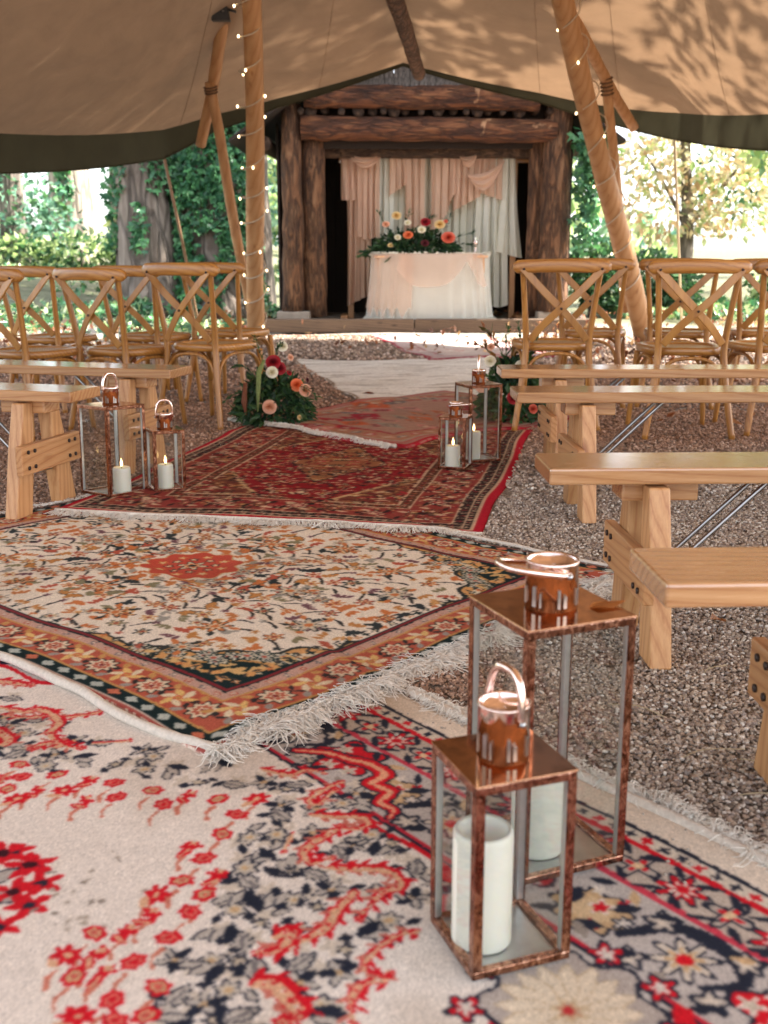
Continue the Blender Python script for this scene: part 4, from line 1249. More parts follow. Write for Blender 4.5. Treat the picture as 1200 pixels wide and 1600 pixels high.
# small black floodlight clamped high on the left pole
fl = empty('floodlight', (-1.385, 10.1, 2.87)); fl.scale = (.8, .8, .8); tag(fl, 'small black lamp housing clamped at the top of the left pole', 'lamp')
mb = MB(); mb.add([(-.10, -.05, -.03), (.10, -.05, -.03), (.10, .06, -.03), (-.10, .06, -.03), (-.055, -.04, .2), (.055, -.04, .2), (.055, .05, .2), (-.055, .05, .2)],
                  [(0,3,2,1),(4,5,6,7),(0,1,5,4),(1,2,6,5),(2,3,7,6),(3,0,4,7)]); mb.build('housing', M['black'], fl, False, .008)
mb = MB(); mb.lathe([(0, 0), (.012, 0), (.012, .012), (0, .016)], 10, (.03, -.06, .05)); mb.build('screw', M['steel'], fl, True)
mb = MB(); mb.tube([(.03, .0, .1), (.16, .0, .06)], .014, 8); mb.build('bracket', M['black'], fl, True)

# fairy lights: one wire and single bulbs on each main pole
def fairy(polebase, poletop, r, turns, z0, z1, label, seed):
    rr = random.Random(seed)
    ax = (poletop - polebase).normalized(); u = ax.orthogonal().normalized(); w = ax.cross(u)
    root = empty('fairy_lights', polebase); tag(root, label, 'fairy lights', 'fairy light strings on the tent poles')
    pts = []; n = turns * 14
    for i in range(n + 1):
        f = i / n; a = f * turns * 2 * math.pi + .5 * math.sin(f * 31)
        c = ax * ((z0 + (z1 - z0) * f) / ax.z)
        pts.append(c + (u * math.cos(a) + w * math.sin(a)) * (r + .012 + .006 * rr.random()))
    mb = MB(); mb.tube(pts, .0065, 5); mb.build('wire', M['wire'], root, True)
    bm_ = MB(); bm_.lathe([(0, -.014), (.005, -.012), (.008, -.004), (.0082, .003), (.006, .009), (0, .012)], 10)
    first = None
    for i in range(3, n, 6 if seed == 1 else 9):
        p = pts[i]; out_ = (p - ax * p.dot(ax)).normalized()
        q = p + out_ * .022 + ax * rr.uniform(-.02, .02)
        if first is None:
            first = bm_.build('bulb', M['bulb'], root, True); o = first
        else:
            o = first.copy(); COL.objects.link(o)
        o.location = q
fairy(LB, LT_, .086, 13, .10, 3.3, 'string of glowing warm bulbs wound around the left tent pole', 1)
fairy(RB, RT_, .095, 9, .5, 3.3, 'string of small bulbs wound around the right leaning pole', 2)

# ------------------------------------------------------------------ log shelter behind the altar
SH = empty('log_shelter', (.5, 13.7, 0)); tag(SH, 'rustic open fronted log shelter with bark posts and beams', 'shelter')
def lg(name, a, b, r0, r1, mat, parent=SH, seed=1, n=12, sides=18, lump=.03, origin=None):
    rr = random.Random(seed); a = Vector(a); b = Vector(b); pts = []; rad = []
    o0 = a.lerp(b, .5)
    d = (b - a).normalized(); u = d.orthogonal().normalized(); w = d.cross(u)
    for i in range(n + 1):
        f = i / n
        pts.append(a.lerp(b, f) - o0 + u * rr.uniform(-lump, lump) * .3 + w * rr.uniform(-lump, lump) * .3)
        rad.append((r0 + (r1 - r0) * f) * rr.uniform(1 - lump, 1 + lump))
    mb = MB(); mb.tube(pts, rad, sides, True, .035, seed)
    o = mb.build(name, mat, parent, True); o.location = o0 - Vector((.5, 13.7, 0))
    return o
lg('post', (-1.10, 13.70, .22), (-1.10, 13.74, 2.62), .135, .118, M['log'], seed=1)
lg('post', (-.855, 13.86, .16), (-.855, 13.9, 2.36), .155, .145, M['log'], seed=2)
lg('post', (2.05, 13.70, .22), (2.06, 13.74, 2.66), .185, .155, M['log'], seed=3)
lg('post', (1.86, 13.92, .16), (1.86, 13.92, 2.36), .125, .115, M['log'], seed=4)
lg('beam', (-.98, 13.70, 2.36), (2.02, 13.68, 2.32), .14, .135, M['log_x'], seed=5, n=20)
lg('beam', (-.92, 13.62, 2.70), (1.80, 13.62, 2.68), .125, .14, M['log_x'], seed=6, n=20)
lg('beam', (-1.0, 14.12, 2.14), (2.0, 14.12, 2.14), .09, .09, M['logdark'], seed=7)
for i in range(19):
    x = -.98 + i * .16 + .045 * math.sin(i * 5.3)
    lg('rafter_end', (x, 13.60 + .03 * (i % 3), 2.535 + .012 * ((i * 7) % 3)), (x + .01, 15.6, 2.56), .040 + .016 * ((i * 5) % 3), .05, M['logdark'], seed=20 + i, n=4, sides=9)
lg('eaves_log', (-1.42, 13.62, 2.18), (-1.42, 15.9, 2.22), .085, .075, M['logdark'], seed=51)
lg('eaves_log', (2.42, 13.62, 2.22), (2.42, 15.9, 2.22), .085, .075, M['logdark'], seed=52)
# gable of bark shingles above the beams and the two roof slopes in boards
for i in range(30):
    x = -.95 + i * .10 + .01 * (i % 3); hgt = 2.86 + max(.02, .62 * (1 - abs(x - .5) / 1.75)) + .02 * ((i * 7) % 4)
    mb = MB(); mb.box(-.052, .052, -.012 - .006 * (i % 3), .012, 0, hgt - 2.80)
    o = mb.build('gable_shingle', M['shingle'], SH, False, .006); o.location = (x - .5, .02 + .004 * (i % 2), 2.80)
for sgn in (-1, 1):
    for k in range(14):
        f0, f1 = k / 14, (k + 1) / 14
        mb = MB()
        xa, za = .5 + sgn * 2.25 * f0, 3.62 - 1.42 * f0
        xb, zb = .5 + sgn * 2.25 * (f1 + .02), 3.62 - 1.42 * (f1 + .02)
        y0 = 13.35 + .02 * ((k * 5) % 3)
        mb.add([(xa, y0, za), (xb, y0, zb), (xb, 16.2, zb), (xa, 16.2, za), (xa, y0, za + .05), (xb, y0, zb + .035), (xb, 16.2, zb + .035), (xa, 16.2, za + .05)],
               [(0,3,2,1),(4,5,6,7),(0,1,5,4),(1,2,6,5),(2,3,7,6),(3,0,4,7)])
        mb.v = [(x - .5, y - 13.7, z) for x, y, z in mb.v]
        mb.build('roof_board', M['board'], SH, False)
for i in range(-1, 20):
    hb = min(3.45, 3.50 - 1.42 / 2.25 * abs(-1.15 + i * .19 - .5) - .06)
    mb = MB(); mb.box(-.0965, .0965, -.015, .015, 0, hb - .1)
    o = mb.build('back_board', M['board'], SH, False, .004); o.location = (-1.15 + i * .19 - .5, 2.1 + .005 * (i % 2), .1)
for sx_ in (-1.28, 2.26):
    for i in range(9):
        mb = MB(); mb.box(-.015, .015, -.1185, .1185, 0, 2.35)
        o = mb.build('side_board', M['board'], SH, False, .004); o.location = (sx_ - .5 + .005 * (i % 2), .32 + i * .232, .08)
for (x0, x1) in ((-1.42, .355), (.365, 2.5)):
    mb = MB(); mb.box(-(x1 - x0) / 2, (x1 - x0) / 2, -.07, .07, -.08, .08)
    o = mb.build('front_sill', M['sill'], SH, False, .012); o.location = ((x0 + x1) / 2 - .5, -.38 + (.01 if x0 > 0 else 0), .08)
mb = MB(); mb.box(-1.75, 1.95, -.30, 2.1, 0.0, .11); mb.build('floor_slab', M['stone'], SH, False, .01)
for (x, y) in ((-1.10, 13.70), (2.06, 13.70)):
    mb = MB(); mb.box(-.20, .20, -.14, .16, 0, .12); o = mb.build('post_pad', M['stone'], SH, False, .015); o.location = (x - .5, y - 13.7, .112)

# ------------------------------------------------------------------ drapery stand behind the altar
def cloth_sheet(name, mat, parent, x0, x1, y, ztop, zbot, folds, depth, seed, gather=1.0, nz=28, nxs=70, swagged=0.0, flare=0.0):
    """a hanging length of cloth with pleats; zbot may be a function of 0..1 across"""
    mb = MB(); vs = []; rr = random.Random(seed); ph = [rr.uniform(0, 6.28) for _ in range(4)]
    for j in range(nz + 1):
        g = j / nz
        for i in range(nxs + 1):
            f = i / nxs
            zb = zbot(f) if callable(zbot) else zbot
            zt = ztop(f) if callable(ztop) else ztop
            a = f * folds * 2 * math.pi
            amp = depth * (.55 + .45 * g) * (1 + .4 * math.sin(a * .37 + ph[0]))
            yy = y + amp * (math.sin(a + .6 * math.sin(g * 3 + ph[1])) + .35 * math.sin(2.3 * a + ph[2] + g * 2))
            xc = (x0 + x1) / 2; xx = x0 + (x1 - x0) * f
            xx = xc + (xx - xc) * (1 - (1 - gather) * math.sin(math.pi * g)) + flare * g * (f - .5)
            vs.append((xx + .012 * math.sin(a + 1.3), yy, zt + (zb - zt) * g - swagged * math.sin(math.pi * f) * g))
    fs = [(j * (nxs + 1) + i, j * (nxs + 1) + i + 1, (j + 1) * (nxs + 1) + i + 1, (j + 1) * (nxs + 1) + i) for j in range(nz) for i in range(nxs)]
    mb.add(vs, fs)
    return mb.build(name, mat, parent, True)
def swag(name, mat, parent, xa, xb, y, za, zb, sag, width, seed, n=26, m=10):
    """a scooped length of cloth between two points"""
    mb = MB(); vs = []
    for i in range(n + 1):
        f = i / n
        for j in range(m + 1):
            g = j / m
            z = za + (zb - za) * f - (sag * (.35 + .65 * g)) * 4 * f * (1 - f) - width * g * math.sin(math.pi * f) ** .6
            yy = y - .05 * math.sin(math.pi * f) - .025 * math.sin(g * 14 + seed + f * 2) * (.3 + math.sin(math.pi * f))
            vs.append((xa + (xb - xa) * f + .01 * math.sin(g * 9), yy, z))
    fs = [(i * (m + 1) + j, (i + 1) * (m + 1) + j, (i + 1) * (m + 1) + j + 1, i * (m + 1) + j + 1) for i in range(n) for j in range(m)]
    mb.add(vs, fs); return mb.build(name, mat, parent, True)
DS = empty('drape_stand', (.6, 14.3, .11)); tag(DS, 'wooden backdrop frame standing inside the log shelter behind the table', 'stand')
mb = MB(); mb.box(-.035, .035, -.03, .03, 0, 2.02); o = mb.build('upright', M['pine_z'], DS, False, .004); o.location = (1.02, 0, 0)
mb = MB(); mb.box(-.035, .035, -.03, .03, 0, 2.02); o = mb.build('upright', M['pine_z'], DS, False, .004); o.location = (-1.02, 0, 0)
mb = MB(); mb.box(-1.16, 1.22, -.022, .022, -.045, .045); o = mb.build('crossbar', M['pine'], DS, False, .004); o.location = (0, .054, 1.95)
for sx_ in (-1.02, 1.02):
    mb = MB(); mb.box(-.045, .045, -.25, .25, 0, .05); o = mb.build('foot', M['pine_y'], DS, False, .004); o.location = (sx_ + (.081 if sx_ > 0 else -.081), 0, .001)
mb = MB(); mb.box(-1.45, 1.45, -.02, .02, 0, .85); o = mb.build('sky_leak_board', M['board'], SH, False); o.location = (0, .17, 2.14)  # dark board added to block sky showing between the beams
DR = empty('backdrop_drapes', (0, 0, 0)); tag(DR, 'blush, sage and ivory cloth hung in pleats over the wooden backdrop frame', 'drapes')
Yd = 14.24
cloth_sheet('curtain', M['blush'], DR, -.48, -.16, Yd - .02, 2.10, lambda f: .26 + .16 * f, 4, .04, 1, .92)
cloth_sheet('curtain', M['sage'], DR, -.02, .62, Yd + .035, 2.08, .30, 7, .03, 2, 1)
cloth_sheet('curtain', M['sage'], DR, .62, 1.20, Yd + .03, 2.08, .28, 6, .03, 3, 1)
cloth_sheet('curtain', M['ivory'], DR, 1.10, 1.52, Yd - .02, 2.08, lambda f: .30 + .05 * math.sin(f * 6), 4, .045, 4, .95, flare=.08)
cloth_sheet('curtain', M['ivory'], DR, -.12, .12, Yd + .01, 2.06, .5, 3, .03, 5, .95)
cloth_sheet('curtain', M['ivory'], DR, 1.44, 1.60, Yd - .035, 2.10, lambda f: .96 - .10 * f, 2, .035, 6, .8, flare=.24)
cloth_sheet('valance_cloth', M['blush'], DR, -.54, -.36, Yd - .06, 2.08, 1.56, 2, .03, 7, 1)
cloth_sheet('valance_cloth', M['blush'], DR, -.36, -.06, Yd - .075, 2.09, lambda f: 1.10 + .02 * math.sin(f * 9), 4, .035, 8, .95)
cloth_sheet('valance_cloth', M['blush'], DR, .05, .28, Yd - .06, 2.08, lambda f: 1.60 + .15 * f, 3, .03, 9, .95)
cloth_sheet('valance_cloth', M['blush'], DR, .24, .50, Yd - .08, 2.09, lambda f: .95 + .5 * abs(f - .45), 3, .035, 10, .9)
cloth_sheet('valance_cloth', M['blush'], DR, .56, .88, Yd - .07, 2.09, lambda f: 1.18 + .5 * f * f, 3, .035, 11, .9)
cloth_sheet('valance_cloth', M['blush'], DR, .84, 1.18, Yd - .075, 2.09, lambda f: 1.42 + .18 * f, 4, .035, 12, .95)
cloth_sheet('valance_cloth', M['blush'], DR, 1.14, 1.45, Yd - .07, 2.09, lambda f: 1.66 - .1 * f, 3, .03, 13, .95)
swag('swag', M['blush'], DR, -.42, -.04, Yd - .15, 2.09, 2.08, .10, .06, 1)
swag('swag', M['blush'], DR, .92, 1.14, Yd - .16, 2.08, 2.12, .10, .06, 3)
swag('swag', M['blush'], DR, 1.02, 1.46, Yd - .17, 1.86, 2.02, .16, .10, 4)
# ------------------------------------------------------------------ altar table with its cloth
AT = empty('altar_table', (.56, 13.80, .11)); tag(AT, 'low table hidden under white tulle cloth in front of the shelter', 'table')
mb = MB(); mb.box(-.68, .68, -.3, .3, .758, .788); mb.build('tabletop', M['pine'], AT, False, .004)
for sx_ in (-.62, .62):
    for sy_ in (-.22, .22):
        mb = MB(); mb.box(-.025, .025, -.025, .025, 0, .757); o = mb.build('leg', M['pine_z'], AT, False, .003); o.location = (sx_, sy_, 0)
def table_cloth(name, mat, parent, a, b, ztop, zb, folds, amp, seed, th0=0., th1=2 * math.pi, p=3.2, n=220, m=16, grow=.06, top=True):
    mb = MB(); vs = []; rr = random.Random(seed); ph = rr.uniform(0, 6)
    rows = []
    for i in range(n + 1):
        th = th0 + (th1 - th0) * i / n
        c, s_ = math.cos(th), math.sin(th)
        ex, ey = math.copysign(abs(c) ** (2 / p), c), math.copysign(abs(s_) ** (2 / p), s_)
        zbt = zb((i / n)) if callable(zb) else zb
        for j in range(m + 1):
            g = j / m
            k = amp * g ** .6 * (math.sin(folds * th + ph) + .5 * math.sin(folds * 2.1 * th + 2 * ph + g * 2) + .3 * math.sin(folds * 3.1 * th))
            r_ = grow * g ** 2
            vs.append(((a + r_ + k) * ex, (b + r_ + k) * ey, ztop - (1 - math.cos(min(1, g * 8) * 1.57)) * .006 + (zbt - ztop) * g))
    fs = [(i * (m + 1) + j, i * (m + 1) + j + 1, (i + 1) * (m + 1) + j + 1, (i + 1) * (m + 1) + j) for i in range(n) for j in range(m)]
    if top:
        vs.append((0, 0, ztop)); q = len(vs) - 1
        fs += [(i * (m + 1), (i + 1) * (m + 1), q) for i in range(n)]
    mb.add(vs, fs); return mb.build(name, mat, parent, True)
TC = empty('tablecloth', (.56, 13.80, .11)); tag(TC, 'gathered white tulle tablecloth with a sheer blush overlay on the altar table', 'tablecloth')
table_cloth('skirt', M['tulle'], TC, 0.72, .335, .80, .004, 30, .011, 1)
table_cloth('overlay', M['tulle_blush'], TC, 0.735, .35, .808, lambda f: .12 + .06 * math.sin(f * 40), 17, .012, 4, R(195), R(262), 3.2, 90, 14, .07, False)
table_cloth('overlay', M['tulle_blush'], TC, 0.74, .355, .810, lambda f: .804 - (.08 + .30 * abs(math.sin(f * math.pi * 1.5 + .3))), 14, .012, 6, R(250), R(318), 3.2, 80, 14, .06, False)
mb = MB(); rr = random.Random(4)
for k in range(90):
    th = R(150) + R(240) * k / 89; c, s_ = math.cos(th), math.sin(th)
    ex, ey = math.copysign(abs(c) ** .625, c), math.copysign(abs(s_) ** .625, s_)
    x, y = .72 * ex, .335 * ey
    z0 = .802
    for q in range(2):
        a = rr.uniform(0, 6.28); w = rr.uniform(.02, .05)
        mb.add([(x + w * math.cos(a), y + w * math.sin(a) * .5, z0 + rr.uniform(-.02, .02)), (x - w * math.cos(a), y - w * math.sin(a) * .5, z0 + rr.uniform(-.02, .02)), (x, y - rr.uniform(.0, .02), z0 + rr.uniform(.01, .035))], [(0, 1, 2)])
mb.build('ruffle', M['tulle'], TC, True)
mb = MB(); rr = random.Random(9)
for k in range(120):
    th = R(175) + R(190) * k / 119; c, s_ = math.cos(th), math.sin(th)
    ex, ey = math.copysign(abs(c) ** .625, c), math.copysign(abs(s_) ** .625, s_)
    x, y = .79 * ex, .40 * ey; w = rr.uniform(.03, .07)
    mb.add([(x - w, y, .004), (x + w, y - rr.uniform(0, .03), .004), (x, y - rr.uniform(.01, .05), rr.uniform(.02, .05)), (x, y + .03, .06)], [(0, 1, 2), (0, 2, 3), (1, 3, 2)])
mb.build('hem_ruffle', M['tulle'], TC, True)

# ------------------------------------------------------------------ benches
def make_bench(L=2.3, ins=.205):
    root = empty('bench')
    mb = MB(); mb.box(0, L, -.105, .105, .412, .45); mb.build('seat', M['pine'], root, False, .005)
    for (x0, sg) in ((ins, 1), (L - ins, -1)):
        mb = MB(); mb.box(x0 - .025 * sg if sg > 0 else x0 - .155, x0 + .155 if sg > 0 else x0 + .025, -.052, .052, .362, .4115)
        mb.build('batten', M['pine'], root, False, .005)
        for sy in (-1, 1):
            poly = [(sy * .053, .405), (sy * .108, .405), (sy * .150, .25), (sy * .200, 0), (sy * .098, 0), (sy * .062, .22)]
            if sy > 0: poly = poly[::-1]
            mb = MB(); xa, xb = (x0 + .022, x0 + .072) if sg > 0 else (x0 - .072, x0 - .022)
            mb.prism_x(poly, xa, xb)
            mb.build('leg', M['pine_z'], root, False, .005)
        xa, xb = (x0 - .006, x0 + .021) if sg > 0 else (x0 - .021, x0 + .006)
        mb = MB(); mb.prism_x([(-.205, .155), (.185, .155), (.185, .262), (-.205, .262)], xa, xb)
        cp = mb.build('crosspiece', M['pine_y'], root, False, .004)
        bx = xa if sg > 0 else xb
        bolt = None
        for yy in (-.165, -.125, .105, .145):
            for zz in (.18, .237):
                if bolt is None:
                    mb = MB(); mb.tube([(0, 0, 0), (-.004 * sg, 0, 0)], .0075, 10); bolt = mb.build('bolt', M['bolt'], cp, True); o = bolt
                else:
                    o = bolt.copy(); COL.objects.link(o)
                o.location = (bx - .0005 * sg, yy, zz)
        for yy in (-.035, .035):
            mb = MB(); mb.tube([(x0 + .046 * sg, yy, .135), (x0 + .06 * sg, yy, .15), (x0 + .32 * sg, yy, .40), (x0 + .332 * sg, yy, .411)], .0062, 8)
            mb.build('brace_rod', M['steel'], root, True)
        mb = MB(); mb.tube([(x0 + .046 * sg, -.085, .14), (x0 + .046 * sg, .085, .14)], .0062, 8); mb.build('brace_rod', M['steel'], root, True)
    return root
bench0 = make_bench()
BG = 'wooden folding benches beside the aisle'
benchA = make_bench(2.3, .255); benchL = make_bench(2.3, .165)
benches = [((.412, 1.665), 2.5, 'pale pine bench on the right closest to the camera, its top almost white with sheen'),
           ((.372, 2.555), 2, 'pine bench on the right with thick leg and steel rods beside the ivory rug'),
           ((.465, 3.955), 1, 'narrow looking pine bench on the right, third back from the camera'),
           ((.493, 4.75), 0, 'pine bench on the right directly behind the cross-back chairs beside the tall brass lantern')]
for i, ((x, y), a, lab) in enumerate(benches):
    o = benchA if i == 0 else bench0 if i == 1 else copy_tree(bench0)
    o.location = (x, y, 0); o.rotation_euler = (0, 0, R(a)); tag(o, lab, 'bench', BG)
for (x, y, a, lab) in [(-1.07, 3.955, 164.5, 'front left pine bench with a bolted crosspiece next to the tall lantern'), (-.865, 4.72, 164, 'left pine bench just behind the lanterns with its end near the left flowers')]:
    o = benchL if a == 164.5 else copy_tree(benchL); o.location = (x, y, 0); o.rotation_euler = (0, 0, R(a)); tag(o, lab, 'bench', BG)

# ------------------------------------------------------------------ cross-back chairs (facing +Y)
def make_chair():
    root = empty('cross_back_chair')
    def spline(p, n=10):
        return [Vector(q) for q in Pat.smooth([tuple(a) for a in p], n)]
    for s_ in (-1, 1):
        pts = spline([(s_ * .222, -.255, 0), (s_ * .185, -.222, .25), (s_ * .166, -.205, .44), (s_ * .178, -.228, .62), (s_ * .200, -.272, .845)], 6)
        m = len(pts); mb = MB(); mb.tube(pts, [.0155 + .003 * math.sin(math.pi * min(1, i / m * 1.3)) for i in range(m)], 10); mb.build('rear_leg', M['oak'], root, True)
        pts = spline([(s_ * .205, .225, 0), (s_ * .190, .200, .25), (s_ * .180, .180, .415)], 5)
        m = len(pts); mb = MB(); mb.tube(pts, [.0135 + .005 * i / m for i in range(m)], 10); mb.build('front_leg', M['oak'], root, True)
    # crest rail: bowed board with rounded ends
    mb = MB(); vs = []; n = 24; sec = 12
    for i in range(n + 1):
        f = i / n * 2 - 1; x = .252 * f; yb = -.272 - .040 * (1 - f * f)
        e = min(1, (1 - abs(f)) / .10); hh = .034 * (.45 + .55 * math.sqrt(max(0, 1 - (1 - e) ** 2))) ; tt = .0165
        for k in range(sec):
            a = 2 * math.pi * k / sec; c, s_ = math.cos(a), math.sin(a)
            vs.append((x, yb + tt * math.copysign(abs(c) ** .6, c), .862 + hh * math.copysign(abs(s_) ** .6, s_) - .006 * f * f))
    fs = [(i * sec + k, i * sec + (k + 1) % sec, (i + 1) * sec + (k + 1) % sec, (i + 1) * sec + k) for i in range(n) for k in range(sec)]
    fs += [tuple(range(sec))[::-1], tuple(range(n * sec, (n + 1) * sec))]
    mb.add(vs, fs); mb.build('crest_rail', M['oak_x'], root, True)
    # two flat crossing straps
    for s_ in (-1, 1):
        P = spline([(s_ * .208, -.300, .852), (s_ * .10, -.298 - .004 * s_, .74), (0, -.280 - .006 * s_, .645), (-s_ * .085, -.250 - .002 * s_, .56), (-s_ * .150, -.226, .478)], 6)
        mb = MB(); vs = []; m = len(P)
        for i in range(m):
            d = (P[min(i + 1, m - 1)] - P[max(i - 1, 0)]).normalized(); nrm = Vector((0, -1, .18)).normalized(); w = d.cross(nrm).normalized()
            for (a, b) in ((-.0195, -.005), (.0195, -.005), (.0195, .005), (-.0195, .005)):
                vs.append(P[i] + w * a + nrm * b)
        fs = [(i * 4 + k, i * 4 + (k + 1) % 4, i * 4 + 4 + (k + 1) % 4, i * 4 + 4 + k) for i in range(m - 1) for k in range(4)] + [(3, 2, 1, 0), tuple(range(m * 4 - 4, m * 4))]
        mb.add(vs, fs); o = mb.build('cross_strap', M['oak_strap'], root, False, .003)
    for (x, y, z) in ((-.200, -.3075, .846), (.200, -.3075, .846), (0, -.295, .645)):
        mb = MB(); mb.tube([(x, y, z), (x, y - .004, z - .0005)], .0065, 10); mb.build('screw', M['bolt'], root, True)
    # seat ring and cane
    def outline(sc, n=40):
        o_ = []
        for i in range(n):
            a = 2 * math.pi * i / n; c, s_ = math.cos(a), math.sin(a); p = 3.2
            w = .205 + .028 * s_
            o_.append((w * sc * math.copysign(abs(c) ** (2 / p), c), .208 * sc * math.copysign(abs(s_) ** (2 / p), s_)))
        return o_
    mb = MB(); vs = []; n = 40
    for (sc, z) in ((.80, .452), (.84, .460), (.97, .460), (1.0, .452), (1.0, .428), (.96, .420), (.80, .420)):
        vs += [(x, y, z) for x, y in outline(sc)]
    fs = [(r * n + k, r * n + (k + 1) % n, ((r + 1) % 7) * n + (k + 1) % n, ((r + 1) % 7) * n + k) for r in range(7) for k in range(n)]
    mb.add(vs, [f[::-1] for f in fs]); mb.build('seat_frame', M['oak_x'], root, True)
    mb = MB(); vs = [(x, y, .449) for x, y in outline(.83)] + [(x, y, .4475) for x, y in outline(.5)] + [(0, 0, .447)]
    fs = [(k, (k + 1) % n, n + (k + 1) % n, n + k) for k in range(n)] + [(n + k, n + (k + 1) % n, 2 * n) for k in range(n)]
    mb.add(vs, fs); mb.build('cane_seat', M['cane'], root, True)
    # bentwood arches
    def arch(a, b, z0, z1):
        a, b = Vector(a), Vector(b); pts = []
        for i in range(19):
            f = i / 18; ang = math.pi * (1 - f)
            c = a.lerp(b, .5 - .5 * math.copysign(abs(math.cos(ang)) ** .75, math.cos(ang)) * -1)
            pts.append((c.x, c.y, z0 + (z1 - z0) * math.sin(ang) ** .6))
        mb = MB(); mb.tube(pts, .0095, 8); mb.build('bent_arch', M['oak'], root, True)
    arch((-.165, -.212, 0), (.165, -.212, 0), .20, .408)
    arch((-.172, .188, 0), (.172, .188, 0), .22, .408)
    for s_ in (-1, 1): arch((s_ * .178, -.20, 0), (s_ * .182, .185, 0), .21, .408)
    return root
chair0 = make_chair()
CG = 'oak cross-back chairs in rows facing the altar'
chairs = [(.915, 6.08, 0, 'right oak cross-back chair standing nearest the aisle, first of the row behind the benches'),
          (1.545, 5.80, 0, 'right oak cross-back chair with its whole X back in view, second from the aisle'),
          (2.075, 5.93, 5, 'oak cross-back chair cut off at the right edge of the photo'),
          (1.30, 6.98, -14, 'oak chair in the further right row seen between the two nearest right chairs'),
          (1.83, 6.95, -14, 'oak chair in the further right row half hidden by the second chair from the aisle'),
          (2.38, 7.0, -12, 'oak chair in the further right row near the right edge of the photo'),
          (-.955, 6.26, -29, 'left oak cross-back chair beside the floor flowers, nearest the aisle'),
          (-1.44, 6.25, -29, 'left oak cross-back chair in the middle of the near left row'),
          (-1.93, 6.10, -29, 'left oak cross-back chair cut off at the left edge of the photo'),
          (-1.00, 7.38, -22, 'oak chair of the further left row with its back in front of the lit pole'),
          (-1.50, 7.25, -22, 'oak chair of the further left row seen between two nearer chairs'),
          (-2.08, 7.1, -22, 'oak chair of the further left row behind the leftmost near chair')]
for i, (x, y, a, lab) in enumerate(chairs):
    o = chair0 if i == 0 else copy_tree(chair0)
    o.location = (x, y, float(ground_z(x, y))); o.rotation_euler = (0, 0, R(a)); tag(o, lab, 'chair', CG)

